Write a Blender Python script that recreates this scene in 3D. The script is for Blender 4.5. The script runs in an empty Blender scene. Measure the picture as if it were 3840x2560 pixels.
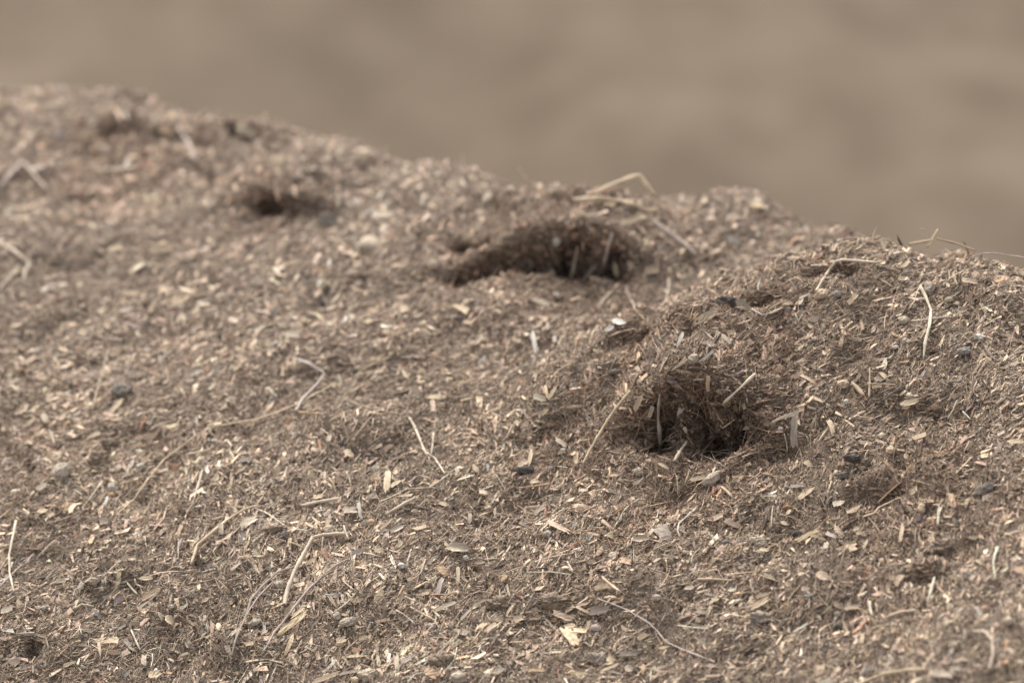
import bpy, math, random
import numpy as np
from mathutils import Vector, Matrix
from mathutils.bvhtree import BVHTree

random.seed(7)
rng = np.random.default_rng(11)
scene = bpy.context.scene
col = scene.collection

# ------------------------------------------------------------------ camera
PITCH = math.radians(13.0)
CAM = np.array([0.0, 0.0, 2.2])
FWD = np.array([0.0, math.cos(PITCH), -math.sin(PITCH)])
UPV = np.array([0.0, math.sin(PITCH), math.cos(PITCH)])
RGT = np.array([1.0, 0.0, 0.0])
cd = bpy.data.cameras.new("camera")
cam = bpy.data.objects.new("camera", cd)
col.objects.link(cam)
cam.location = CAM
cam.rotation_euler = (math.pi / 2 - PITCH, 0, 0)
cd.lens = 180.0
cd.sensor_width = 36.0
cd.clip_start = 0.1
cd.clip_end = 2000.0
cd.dof.use_dof = True
cd.dof.focus_distance = 4.97
cd.dof.aperture_fstop = 2.8
scene.camera = cam

# ------------------------------------------------------------------ sky, sun, exposure
SUN_EL, SUN_AZ = math.radians(62.0), math.radians(-35.0)   # azimuth from +Y towards +X
world = bpy.data.worlds.new("World")
scene.world = world
world.use_nodes = True
wn = world.node_tree
sky = wn.nodes.new("ShaderNodeTexSky")
sky.sky_type = 'NISHITA'
sky.sun_disc = False
sky.sun_elevation = SUN_EL
sky.sun_rotation = SUN_AZ
sky.dust_density = 4.0
hs = wn.nodes.new("ShaderNodeHueSaturation")
hs.inputs["Saturation"].default_value = 0.25
bg = wn.nodes["Background"]
wn.links.new(sky.outputs[0], hs.inputs["Color"])
wn.links.new(hs.outputs[0], bg.inputs[0])
bg.inputs[1].default_value = 0.115
sd = bpy.data.lights.new("sun", 'SUN')
sd.energy = 1.5
sd.angle = math.radians(10.0)
sd.color = (1.0, 0.95, 0.88)
sun = bpy.data.objects.new("sun", sd)
col.objects.link(sun)
sdir = Vector((math.sin(SUN_AZ) * math.cos(SUN_EL), math.cos(SUN_AZ) * math.cos(SUN_EL), math.sin(SUN_EL)))
sun.rotation_euler = sdir.to_track_quat('Z', 'Y').to_euler()
sun.location = (0, 4, 8)
scene.view_settings.view_transform = 'Standard'
scene.view_settings.look = 'None'
scene.view_settings.exposure = 1.56
scene.view_settings.gamma = 1.0

# ------------------------------------------------------------------ helpers
def px(x, y, d):
    """point at native photo pixel (3840 wide) and depth d along the view axis"""
    u = (np.asarray(x, float) - 1920) / 3840 * 0.2
    v = -(np.asarray(y, float) - 1280) / 3840 * 0.2
    d = np.asarray(d, float)
    return CAM + d[..., None] * (FWD + u[..., None] * RGT + v[..., None] * UPV)

def to_px(P):
    q = np.asarray(P) - CAM
    d = q @ FWD
    return 1920 + (q @ RGT) / d * 19200, 1280 - (q @ UPV) / d * 19200, d

_tab = {}
def vnoise(x, y, scale, seed):
    """smooth value noise in [-1, 1]"""
    if seed not in _tab:
        _tab[seed] = np.random.default_rng(seed).uniform(-1, 1, (256, 256))
    t = _tab[seed]
    X, Y = x / scale + 37.3, y / scale + 91.7
    i, j = np.floor(X).astype(int), np.floor(Y).astype(int)
    f, g = X - i, Y - j
    f = f * f * (3 - 2 * f); g = g * g * (3 - 2 * g)
    i0, i1, j0, j1 = i % 256, (i + 1) % 256, j % 256, (j + 1) % 256
    return (t[i0, j0] * (1 - f) + t[i1, j0] * f) * (1 - g) + (t[i0, j1] * (1 - f) + t[i1, j1] * f) * g

def smooth(a, b, x):
    t = np.clip((x - a) / (b - a), 0, 1)
    return t * t * (3 - 2 * t)

def fast_mesh(name, verts, faces_n, faces_flat, mat, smooth_shade=True, colors=None):
    """faces_n: verts per face (int), faces_flat: flat index array"""
    me = bpy.data.meshes.new(name)
    nv, nf = len(verts), len(faces_flat) // faces_n
    me.vertices.add(nv)
    me.vertices.foreach_set("co", np.ascontiguousarray(verts, np.float32).ravel())
    me.loops.add(nf * faces_n)
    me.loops.foreach_set("vertex_index", np.ascontiguousarray(faces_flat, np.int32))
    me.polygons.add(nf)
    me.polygons.foreach_set("loop_start", np.arange(0, nf * faces_n, faces_n, dtype=np.int32))
    me.polygons.foreach_set("use_smooth", np.full(nf, smooth_shade))
    if colors is not None:
        at = me.color_attributes.new("tint", 'FLOAT_COLOR', 'POINT')
        c = np.ones((nv, 4), np.float32); c[:, :3] = colors
        at.data.foreach_set("color", c.ravel())
    me.update(calc_edges=True)
    me.materials.append(mat)
    o = bpy.data.objects.new(name, me)
    col.objects.link(o)
    return o

def new_mat(name):
    m = bpy.data.materials.new(name)
    m.use_nodes = True
    nt = m.node_tree
    return m, nt, nt.nodes["Principled BSDF"]

def ramp(nt, stops):
    r = nt.nodes.new("ShaderNodeValToRGB")
    e = r.color_ramp.elements
    while len(e) < len(stops): e.new(0.5)
    for k, (p, c) in enumerate(stops):
        e[k].position = p; e[k].color = (*c, 1)
    return r

def noise(nt, scale, detail=4, rough=0.6, vec=None):
    n = nt.nodes.new("ShaderNodeTexNoise")
    n.inputs["Scale"].default_value = scale
    n.inputs["Detail"].default_value = detail
    n.inputs["Roughness"].default_value = rough
    if vec is not None: nt.links.new(vec, n.inputs["Vector"])
    return n

# ------------------------------------------------------------------ terrain surface
# (x, y) in 2352-px view coordinates, depth in metres
K = 3840 / 2352
CTRL = []
def column(x, pts, ridge=True, drop=1.0):
    for (y, d) in pts:
        CTRL.append(px(x * K, y * K, d))
    if ridge:
        r = px(x * K, pts[-1][0] * K, pts[-1][1])
        for (dy, dz) in ((0.13, -0.065), (0.36, -0.26), (0.8, -0.7)):
            CTRL.append(r + np.array([0, dy, dz * drop]))
column(-350, [(1568,5.02),(1300,5.12),(1000,5.28),(800,5.41),(600,5.6),(400,5.8),(225,5.96)])
column(0,    [(1568,4.97),(1300,5.07),(1000,5.23),(800,5.37),(600,5.56),(400,5.76),(225,5.92)])
column(250,  [(1568,4.95),(1300,5.05),(1000,5.21),(800,5.35),(600,5.53),(420,5.72),(228,5.90)])
column(520,  [(1568,4.92),(1300,5.02),(1000,5.18),(800,5.32),(600,5.49),(430,5.66),(290,5.84)])
column(800,  [(1568,4.9),(1300,5.0),(1000,5.15),(800,5.29),(600,5.46),(460,5.58),(340,5.74)])
column(1000, [(1568,4.88),(1300,4.98),(1000,5.13),(800,5.27),(650,5.39),(500,5.52),(405,5.64)])
column(1176, [(1568,4.86),(1300,4.97),(1000,5.11),(850,5.22),(720,5.33),(640,5.38),(500,5.46),(455,5.55)])
column(1400, [(1568,4.83),(1300,4.93),(1100,5.03),(950,5.1),(850,5.14),(790,5.18),(745,5.30),(680,5.36),(500,5.44),(450,5.53)])
column(1600, [(1568,4.8),(1300,4.91),(1100,5.0),(870,5.06),(740,5.13),(690,5.31),(600,5.39),(500,5.46),(455,5.54)])
column(1800, [(1568,4.77),(1300,4.88),(1100,4.96),(900,5.02),(760,5.06),(660,5.11),(600,5.40),(520,5.49)])
column(1960, [(1568,4.74),(1300,4.85),(1100,4.93),(900,5.0),(760,5.03),(590,5.12),(560,5.42)])
column(2080, [(1568,4.71),(1300,4.83),(1100,4.91),(900,4.98),(700,5.05),(560,5.13)], drop=.9)
column(2220, [(1568,4.68),(1300,4.8),(1100,4.88),(900,4.95),(720,5.02),(585,5.11)], drop=.9)
column(2352, [(1568,4.65),(1300,4.77),(1100,4.86),(900,4.93),(740,5.0),(625,5.08)], drop=.9)
column(2650, [(1568,4.6),(1300,4.72),(1100,4.82),(900,4.9),(750,4.99)], drop=.9)
CTRL = np.array(CTRL)

def tps_fit(P, lam=8e-5):
    n = len(P)
    r = np.linalg.norm(P[:, None, :2] - P[None, :, :2], axis=2)
    Km = np.where(r > 0, r * r * np.log(r + 1e-12), 0) + lam * np.eye(n)
    Q = np.hstack([np.ones((n, 1)), P[:, :2]])
    A = np.zeros((n + 3, n + 3)); A[:n, :n] = Km; A[:n, n:] = Q; A[n:, :n] = Q.T
    b = np.zeros(n + 3); b[:n] = P[:, 2]
    return np.linalg.solve(A, b)
W = tps_fit(CTRL)
def tps(x, y):
    out = np.full(x.shape, W[-3]) + W[-2] * x + W[-1] * y
    for k in range(len(CTRL)):
        r2 = (x - CTRL[k, 0]) ** 2 + (y - CTRL[k, 1]) ** 2 + 1e-12
        out += W[k] * 0.5 * r2 * np.log(r2)
    return out

def height(x, y):
    xc, yc = np.clip(x, -0.72, 0.72), np.clip(y, 4.5, 6.5)
    z = tps(xc, yc)
    z -= 0.5 * np.maximum(4.5 - y, 0) + 0.75 * np.maximum(y - 6.5, 0)
    ex = np.maximum(np.abs(x) - 0.72, 0)
    z -= 0.35 * ex * ex + 0.1 * ex
    w = 1.0
    z += w * (0.010 * vnoise(x, y, 0.11, 1) + 0.009 * vnoise(x + .3 * y, y, 0.047, 2) + 0.0035 * vnoise(x, y, 0.021, 3)
              + 0.0022 * vnoise(x, y, 0.010, 4) + 0.0014 * vnoise(x, y, 0.0055, 5))
    al, ac = (x + y) * .7071, (y - x) * .7071
    fold = vnoise(al / 4.5, ac, .058, 9) + .5 * vnoise(al / 4, ac, .027, 10)
    z += .0085 * fold * smooth(-.15, .25, x - .35 * (y - 4.9))
    # small ledges combed across the slope
    q = vnoise(x + 0.4 * y, y - 0.25 * x, 0.075, 6)
    z += 0.009 * smooth(-.1, .12, q)
    return z

def axis_pts(segs):
    out = [segs[0][0]]
    for a, b, st in segs:
        n = max(1, int(round((b - a) / st)))
        out += list(a + (b - a) * (np.arange(n) + 1) / n)
    return np.array(out)
gx = axis_pts([(-2.4, -1.2, .03), (-1.2, -.66, .008), (-.66, .66, .0027), (.66, 1.2, .008), (1.2, 2.4, .03)])
gy = axis_pts([(2.4, 4.1, .03), (4.1, 4.5, .008), (4.5, 6.05, .003), (6.05, 6.6, .01), (6.6, 8.2, .04)])
NX, NY = len(gx), len(gy)
GX, GY = np.meshgrid(gx, gy, indexing='ij')
GZ = height(GX, GY)

# hollows and burrow mouths: (view x, y, half width m, half length m, depth m, back, lip)
HOLES = [
    (1575, 1062, .088, .021, .040, 1.0, .012),
    (1482, 1062, .036, .020, .060, 1.1, .0),
    (1615, 1066, .044, .019, .058, 1.1, .0),
    (1345, 655, .060, .018, .036, 1.0, .010),
    (1385, 657, .034, .017, .056, 1.2, .0),
    (1310, 655, .024, .016, .050, 1.1, .0),
    (1175, 638, .085, .020, .032, 1.0, .012),
    (1060, 598, .032, .012, .020, 1.0, .004),
    (632, 510, .046, .012, .016, 1.0, .010),
    (612, 508, .018, .010, .028, 1.0, .0),
    (330, 352, .110, .024, .009, .7, .005),
    (236, 352, .022, .016, .010, .9, .0),
    (540, 332, .045, .018, .022, .8, .004),
    (1462, 838, .012, .016, .026, .9, .002),
    (1740, 730, .022, .010, .012, .9, .004),
    (2110, 1352, .024, .010, .014, .9, .006),
    (1900, 648, .050, .018, .014, .8, .006),
    (1770, 1085, .030, .016, .010, .7, .003),
    (70, 1522, .014, .012, .014, .8, .003),
    (325, 712, .010, .010, .016, .8, .0),
    (2110, 992, .06, .016, .008, .7, .003),
    (1990, 1188, .05, .014, .008, .7, .004),
]
BUMPS = [(1350, 500, .075, .016), (1240, 520, .035, .016), (1130, 535, .030, .014), (1420, 520, .03, .012), (1060, 505, .03, .010),
         (1480, 880, .030, .018), (1330, 870, .040, .016), (1250, 915, .028, .012), (1640, 880, .035, .014), (1390, 930, .022, .012),
         (1540, 860, .026, .014), (1740, 930, .030, .010), (1430, 780, .03, .012), (700, 430, .05, .012), (560, 430, .04, .010),
         (960, 560, .04, .012), (520, 305, .05, .010), (260, 300, .05, .012), (1950, 1130, .05, .008), (2010, 640, .04, .010), (1570, 840, .060, .026), (1700, 840, .04, .014), (1390, 455, .05, .012), (1900, 860, .05, .010), (2080, 1080, .05, .010)]
def ground_at_px(xd, yd):
    """first crossing of the smooth height field along a view ray"""
    ds = np.linspace(4.3, 6.6, 1200)
    P = px(np.full(ds.shape, xd * K), np.full(ds.shape, yd * K), ds)
    h = height(P[:, 0], P[:, 1])
    k = np.argmax(P[:, 2] < h)
    return P[k] if P[k, 2] < h[k] else P[-1]
SINK = np.zeros_like(GX); PUSH = np.zeros_like(GX); PDX = np.zeros_like(GX); DX = np.zeros_like(GX); DY = np.zeros_like(GX); DZ = np.zeros_like(GX)
rough_w = np.zeros_like(GX)
clump = np.zeros_like(GX)
for (bx_, by_, br_, bh_) in BUMPS:
    c = ground_at_px(bx_, by_)
    g = np.exp(-(((GX - c[0]) ** 2 + (GY - c[1]) ** 2) / br_ ** 2) * (1 + .4 * vnoise(GX, GY, .03, 15)))
    DZ += bh_ * g; clump = np.maximum(clump, g)
DZ += clump * (.006 * vnoise(GX, GY, .018, 16) + .004 * vnoise(GX, GY, .009, 17))
for (hx, hy, rx, ry, dep, back, lip) in HOLES:
    e0, e1 = ground_at_px(hx - 45, hy), ground_at_px(hx + 45, hy)
    ua = (e1 - e0)[:2]; ua[1] = np.clip(ua[1], -.9 * abs(ua[0]), .9 * abs(ua[0])); ua /= np.linalg.norm(ua)
    va = np.array([-ua[1], ua[0]])
    c = ground_at_px(hx, hy) + np.array([va[0], va[1], 0]) * ry * .85
    wob = 1 + 0.25 * vnoise(GX + hx, GY, 0.03, 8)
    lx = (GX - c[0]) * ua[0] + (GY - c[1]) * ua[1]; ly = (GX - c[0]) * va[0] + (GY - c[1]) * va[1]
    ddx, ddy = lx / rx, ly / ry
    q = np.sqrt(ddx ** 2 + ddy ** 2) * wob
    f = 1 - smooth(0.25, 1.0, q)
    SINK = np.maximum(SINK, dep * f * .85)
    PUSH = np.maximum(PUSH, dep * f * back)
    PDX = np.where(dep * f * back >= PUSH - 1e-9, va[0], PDX)
    # lip of thrown-up material behind the mouth
    l = np.exp(-(lx / (rx * 1.2)) ** 2 - ((ly - ry * 1.3) / (ry * .6)) ** 2)
    DZ += lip * l
    DY -= 1.3 * lip * l
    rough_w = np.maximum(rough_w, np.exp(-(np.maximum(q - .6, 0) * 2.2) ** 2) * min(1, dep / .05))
rag = 1 + .55 * vnoise(GX, GY, .017, 12) + .45 * vnoise(GX, GY, .0085, 13)
PUSH *= rag
SINK *= 1 + .35 * vnoise(GX, GY, .012, 14)
VX, VY, VZ = GX + DX + PUSH * PDX, GY + DY + PUSH, GZ + DZ - SINK
m = rough_w * smooth(.004, .02, SINK)
# crumbling walls: knobs and pockets measured on the wall itself, not on the plan
VX += m * (.006 * vnoise(VY + VX, VZ, .016, 18) + .003 * vnoise(VX + VY, VZ, .007, 19))
VY += m * (.013 * vnoise(VX, VZ, .017, 20) + .006 * vnoise(VX, VZ, .008, 24))
VZ += m * (.006 * vnoise(VX, VY, .015, 25))
VERTS = np.stack([VX, VY, VZ], -1).reshape(-1, 3)
ii, jj = np.meshgrid(np.arange(NX - 1), np.arange(NY - 1), indexing='ij')
a = (ii * NY + jj).ravel()
QUADS = np.stack([a, a + NY, a + NY + 1, a + 1], -1)

m_soil, nt, bs = new_mat("dark_compost")
tc = nt.nodes.new("ShaderNodeTexCoord")
n1 = noise(nt, 160, 6, .7, tc.outputs["Object"])
r1 = ramp(nt, [(0.3, (.08, .060, .045)), (.5, (.17, .130, .098)), (.62, (.25, .195, .145)), (.8, (.40, .31, .23))])
nt.links.new(n1.outputs["Fac"], r1.inputs["Fac"])
nt.links.new(r1.outputs[0], bs.inputs["Base Color"])
bs.inputs["Roughness"].default_value = .95
bs.inputs["Specular IOR Level"].default_value = .15
bp = nt.nodes.new("ShaderNodeBump")
bp.inputs["Strength"].default_value = 1.0
bp.inputs["Distance"].default_value = .004
nt.links.new(n1.outputs["Fac"], bp.inputs["Height"])
nt.links.new(bp.outputs[0], bs.inputs["Normal"])
terrain = fast_mesh("terrain", VERTS, 4, QUADS.ravel(), m_soil)
terrain["kind"] = "structure"
terrain["label"] = "brown compost heap with mounded shoulders and burrow mouths"
bvh = BVHTree.FromPolygons([tuple(v) for v in VERTS.tolist()], QUADS.tolist())

# ground sheet: flat yard round the heap, rising behind it, out to the horizon
m_ground, nt, bs = new_mat("far_compost_ground")
tc = nt.nodes.new("ShaderNodeTexCoord")
g1 = noise(nt, 4.2, 4, .6, tc.outputs["Object"])
g2 = noise(nt, 60, 5, .7, tc.outputs["Object"])
mx = nt.nodes.new("ShaderNodeMath"); mx.operation = 'MULTIPLY_ADD'
mx.inputs[1].default_value = .45
nt.links.new(g2.outputs["Fac"], mx.inputs[0]); nt.links.new(g1.outputs["Fac"], mx.inputs[2])
r2 = ramp(nt, [(.5, (.084, .063, .0435)), (.72, (.108, .083, .0595)), (.95, (.134, .105, .077))])
nt.links.new(mx.outputs[0], r2.inputs["Fac"])
nt.links.new(r2.outputs[0], bs.inputs["Base Color"])
bs.inputs["Roughness"].default_value = .95
bs.inputs["Specular IOR Level"].default_value = .1
sx = axis_pts([(-900, -60, 120), (-60, -12, 6), (-12, 12, .15), (12, 60, 6), (60, 900, 120)])
sy = axis_pts([(-300, -20, 70), (-20, 5, 2.5), (5, 20, .12), (20, 80, 6), (80, 1500, 200)])
SX, SY = np.meshgrid(sx, sy, indexing='ij')
SZ = 3.2 * smooth(7.6, 19, SY + .4 * vnoise(SX, SY, 3.1, 21)) + np.where((SY > 7.5) & (SY < 25), .10 * vnoise(SX + .5 * SY, SY, .6, 22) * .5 + .05 * vnoise(SX, SY, .31, 23), 0)
a, b = np.meshgrid(np.arange(len(sx) - 1), np.arange(len(sy) - 1), indexing='ij')
a = (a * len(sy) + b).ravel()
ground = fast_mesh("ground", np.stack([SX, SY, SZ], -1).reshape(-1, 3), 4,
                   np.stack([a, a + len(sy), a + len(sy) + 1, a + 1], -1).ravel(), m_ground)
ground["kind"] = "structure"
ground["label"] = "out of focus brown ground rising behind the heap"

# ------------------------------------------------------------------ loose litter (uncountable)
P00 = VERTS[QUADS[:, 0]]; P10 = VERTS[QUADS[:, 1]]; P11 = VERTS[QUADS[:, 2]]; P01 = VERTS[QUADS[:, 3]]
NRM = np.cross(P11 - P00, P01 - P10)
AREA = np.linalg.norm(NRM, axis=1) * .5
NRM /= (np.linalg.norm(NRM, axis=1)[:, None] + 1e-12)
CEN = (P00 + P11) * .5
cx_, cy_, cd_ = to_px(CEN)
inside = (cx_ > -120) & (cx_ < 3960) & (cy_ > 200) & (cy_ < 2720)
near = (cx_ > -1500) & (cx_ < 5300) & (cy_ > 0) & (cy_ < 3800) & (cd_ < 6.6)
facing = np.einsum('ij,ij->i', NRM, CEN - CAM) < 0.25
WGT = np.where(inside & facing, 1.0, np.where(near, .26, .03)) * np.where(cd_ > 5.35, .62, 1)
ROUGH = rough_w.reshape(-1)[QUADS[:, 0]]
PROB = AREA * WGT * (1 + .6 * ROUGH)
PROB /= PROB.sum()
CUM = np.cumsum(PROB)

def resort(seed, amt):
    global CUM
    q = PROB * np.clip(1 + amt * (vnoise(CEN[:, 0], CEN[:, 1], .085, seed) + .8 * vnoise(CEN[:, 0], CEN[:, 1], .03, seed + 1)), .15, 3)
    CUM = np.cumsum(q / q.sum())

def scatter(n):
    k = np.minimum(np.searchsorted(CUM, rng.random(n)), len(PROB) - 1)
    u, v = rng.random((n, 1)), rng.random((n, 1))
    p = (P00[k] * (1 - u) + P10[k] * u) * (1 - v) + (P01[k] * (1 - u) + P11[k] * u) * v
    return p, NRM[k], ROUGH[k]

def frames(p, nrm, rough, tilt, align):
    n = len(p)
    # preferred lie of the fibres: a slowly turning direction field
    base = 0.75 + 0.9 * vnoise(p[:, 0], p[:, 1], .22, 31)
    ang = np.where(rng.random(n) < align, base + rng.normal(0, .38, n), rng.uniform(0, 2 * math.pi, n))
    flat = np.stack([np.cos(ang), np.sin(ang), np.zeros(n)], -1)
    t = flat - nrm * np.einsum('ij,ij->i', flat, nrm)[:, None]
    t /= np.linalg.norm(t, axis=1)[:, None] + 1e-9
    # inside hollows the bits hang down the wall
    down = np.array([0, 0, -1.]) + nrm * nrm[:, 2:3]
    ok = (rough > .35) & (rng.random(n) < .22) & (nrm[:, 2] < .8)
    dn = down + rng.normal(0, .35, (n, 3))
    dn /= np.linalg.norm(dn, axis=1)[:, None] + 1e-9
    t = np.where(ok[:, None], dn, t)
    tl = np.abs(rng.normal(0, tilt, n)) * (1 + .3 * rough)
    ax = t * np.cos(tl)[:, None] + nrm * np.sin(tl)[:, None]
    ax /= np.linalg.norm(ax, axis=1)[:, None]
    n2 = nrm + rng.normal(0, .35, (n, 3))
    sd_ = np.cross(n2, ax); sd_ /= np.linalg.norm(sd_, axis=1)[:, None] + 1e-9
    up = np.cross(ax, sd_)
    return ax, sd_, up

PAL = np.array([
    (.062, .045, .034), (.105, .078, .059), (.165, .124, .094), (.235, .180, .136), (.325, .252, .189),
    (.440, .342, .252), (.505, .398, .295), (.570, .458, .342), (.56, .50, .415), (.195, .175, .160),
    (.340, .295, .250), (.265, .155, .105), (.42, .27, .17)])
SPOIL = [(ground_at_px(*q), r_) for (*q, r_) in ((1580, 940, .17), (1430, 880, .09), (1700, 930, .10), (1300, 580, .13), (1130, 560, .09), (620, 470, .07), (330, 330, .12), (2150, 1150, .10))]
def colours(n, w, p, rg=0):
    w = np.array(w, float); w /= w.sum()
    c = PAL[rng.choice(len(PAL), n, p=w)]
    c = c * np.exp(rng.normal(0, .20, (n, 1))) * (1 + rng.normal(0, .025, (n, 3))) * np.array([1.0, .99, .975])
    # damp and dry patches with a shape of their own
    patch = 1 + .12 * vnoise(p[:, 0], p[:, 1], .33, 43) + .10 * vnoise(p[:, 0], p[:, 1], .13, 41) + .12 * vnoise(p[:, 0], p[:, 1], .035, 42)
    dry = smooth(4.95, 5.5, p[:, 1])[:, None]                     # tint turns paler and greyer towards the far side
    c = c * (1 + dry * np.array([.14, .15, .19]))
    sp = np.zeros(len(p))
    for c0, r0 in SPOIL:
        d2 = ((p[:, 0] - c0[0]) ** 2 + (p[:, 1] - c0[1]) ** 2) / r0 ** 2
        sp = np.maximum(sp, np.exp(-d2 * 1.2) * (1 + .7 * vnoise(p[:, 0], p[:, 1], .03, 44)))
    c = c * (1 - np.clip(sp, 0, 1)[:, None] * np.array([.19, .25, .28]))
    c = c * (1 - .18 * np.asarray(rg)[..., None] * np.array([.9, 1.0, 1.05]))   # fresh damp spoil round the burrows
    return np.clip(c * patch[:, None], .01, .8)

m_lit, nt, bs = new_mat("dry_litter")
at = nt.nodes.new("ShaderNodeAttribute"); at.attribute_name = "tint"
tc = nt.nodes.new("ShaderNodeTexCoord")
nn = noise(nt, 700, 2, .6, tc.outputs["Object"])
mr = nt.nodes.new("ShaderNodeMapRange")
mr.inputs["From Min"].default_value = .3; mr.inputs["From Max"].default_value = .7
mr.inputs["To Min"].default_value = .72; mr.inputs["To Max"].default_value = 1.25
nt.links.new(nn.outputs["Fac"], mr.inputs["Value"])
vm = nt.nodes.new("ShaderNodeVectorMath"); vm.operation = 'SCALE'
nt.links.new(at.outputs["Color"], vm.inputs[0]); nt.links.new(mr.outputs[0], vm.inputs["Scale"])
nt.links.new(vm.outputs[0], bs.inputs["Base Color"])
bs.inputs["Roughness"].default_value = .85
bs.inputs["Specular IOR Level"].default_value = .15

def mark_stuff(o, label):
    o["kind"] = "stuff"; o["label"] = label

# fibres: thin curved three-sided blades
def fibres(n, name, label, lo, hi, wlo, whi, w, tilt, align, lift=.002):
    p, nrm, rg = scatter(n)
    ax, sd_, up = frames(p, nrm, rg, tilt, align)
    L = lo * (hi / lo) ** (rng.random(n) ** 1.6)
    wd = rng.uniform(wlo, whi, n) * (.6 + .4 * (L / hi))
    bend = rng.normal(0, .28, n) * L
    bup = -np.abs(rng.normal(0, .14, n)) * L
    base = p + nrm * rng.uniform(-.001, lift, (n, 1))
    S = np.array([-.5, -.17, .17, .5])
    TP = np.array([.55, 1., .9, .3])
    V = np.zeros((n, 4, 3, 3), np.float32)
    for k, s in enumerate(S):
        ctr = base + ax * (L * s)[:, None] + sd_ * (bend * (s * s - .1))[:, None] + up * (bup * (4 * s * s * .25 - .1))[:, None]
        for j in range(3):
            an = 2 * math.pi * j / 3
            V[:, k, j] = ctr + (sd_ * math.cos(an) * 1.0 + up * math.sin(an) * .6) * (wd * TP[k] * .5)[:, None]
    F = []
    for k in range(3):
        for j in range(3):
            F.append((k * 3 + j, k * 3 + (j + 1) % 3, (k + 1) * 3 + (j + 1) % 3, (k + 1) * 3 + j))
    F = np.array(F)
    faces = (F[None] + (np.arange(n) * 12)[:, None, None]).ravel()
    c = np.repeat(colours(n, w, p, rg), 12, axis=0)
    o = fast_mesh(name, V.reshape(-1, 3), 4, faces, m_lit, True, c)
    mark_stuff(o, label)

def chips(n, name, label, lo, hi, w, tilt, align, lift=.002, pw=2.2):
    p, nrm, rg = scatter(n)
    ax, sd_, up = frames(p, nrm, rg, tilt, align)
    L = lo * (hi / lo) ** (rng.random(n) ** pw)
    wd = L * rng.uniform(.14, .5, n)
    th = np.minimum(wd, .003) * rng.uniform(.2, .5, n)
    base = p + nrm * rng.uniform(-.0005, lift, (n, 1))
    V = np.zeros((n, 8, 3), np.float32)
    # cut corners: each end gets its own slant and taper
    e0, e1 = rng.uniform(.25, 1, n), rng.uniform(.25, 1, n)
    s0, s1 = rng.normal(0, .18, n), rng.normal(0, .18, n)
    k = 0
    for dz in (-.5, .5):
        for (sx_, sg, e, sk) in ((-.5, -1, e0, s0), (.5, -1, e1, s1), (.5, 1, e1, s1), (-.5, 1, e0, s0)):
            V[:, k] = base + ax * (L * (sx_ + sg * sk * .6))[:, None] + sd_ * (wd * .5 * sg * e)[:, None] + up * (th * dz)[:, None]
            k += 1
    F = np.array([(0, 3, 2, 1), (4, 5, 6, 7), (0, 1, 5, 4), (1, 2, 6, 5), (2, 3, 7, 6), (3, 0, 4, 7)])
    faces = (F[None] + (np.arange(n) * 8)[:, None, None]).ravel()
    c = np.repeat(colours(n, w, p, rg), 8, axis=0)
    o = fast_mesh(name, V.reshape(-1, 3), 4, faces, m_lit, False, c)
    mark_stuff(o, label)

def crumbs(n, name, label, lo, hi, w):
    p, nrm, rg = scatter(n)
    ax, sd_, up = frames(p, nrm, rg, .4, 0)
    R = lo * (hi / lo) ** (rng.random(n) ** 2.5) * .5
    base = p + nrm * (R * .3)[:, None]
    V = np.zeros((n, 6, 3), np.float32)
    for k, (a_, b_, c_) in enumerate(((1, 0, 0), (0, 1, 0), (-1, 0, 0), (0, -1, 0), (0, 0, 1), (0, 0, -1))):
        rr = R * rng.uniform(.55, 1.35, n)
        V[:, k] = base + (ax * a_ + sd_ * b_ + up * c_ + rng.normal(0, .22, (n, 3))) * rr[:, None]
    F = np.array([(0, 1, 4), (1, 2, 4), (2, 3, 4), (3, 0, 4), (1, 0, 5), (2, 1, 5), (3, 2, 5), (0, 3, 5)])
    faces = (F[None] + (np.arange(n) * 6)[:, None, None]).ravel()
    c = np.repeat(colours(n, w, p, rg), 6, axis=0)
    o = fast_mesh(name, V.reshape(-1, 3), 3, faces, m_lit, False, c)
    mark_stuff(o, label)

#                dk  dk2 br  br2 tan  tan2 pale pl2 cream blu  gry red org
W_FIB  = (4,  8, 14, 14, 12,  9,  6,   2,  1,    3,   6,  1.5,  .5)
W_CHIP = (1,  4,  8, 11, 13, 15, 16,   9,  2,  1.5, 4,  1.5,  1)
W_CRMB = (5, 10, 15, 14, 11,  7,  4,   2,  1,  3,   6,  1.2,  .5)
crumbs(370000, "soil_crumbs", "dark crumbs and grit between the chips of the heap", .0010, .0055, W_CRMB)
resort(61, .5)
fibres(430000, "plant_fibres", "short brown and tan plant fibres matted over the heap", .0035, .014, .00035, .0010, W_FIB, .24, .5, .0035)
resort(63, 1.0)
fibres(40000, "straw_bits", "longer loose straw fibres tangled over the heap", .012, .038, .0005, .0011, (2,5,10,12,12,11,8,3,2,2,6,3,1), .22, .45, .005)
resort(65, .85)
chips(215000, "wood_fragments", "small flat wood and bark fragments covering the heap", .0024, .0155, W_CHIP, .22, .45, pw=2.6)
# roots and stems hanging in the burrow mouths
PROB = AREA * np.where(inside, 1, .1) * np.where(ROUGH > .45, ROUGH ** 2, 0); PROB /= PROB.sum(); CUM = np.cumsum(PROB)
crumbs(11000, "burrow_spoil", "crumbly brown lumps fallen in and round the burrow mouths", .0025, .010, (8,14,16,12,6,2,1,0,0,3,2,2,0))
fibres(1700, "hanging_fibres", "fibres and rootlets hanging in the burrow mouths", .012, .045, .0005, .0013, (3,6,10,13,12,9,6,3,2,2,5,3,1), .3, .2, .010)

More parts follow.
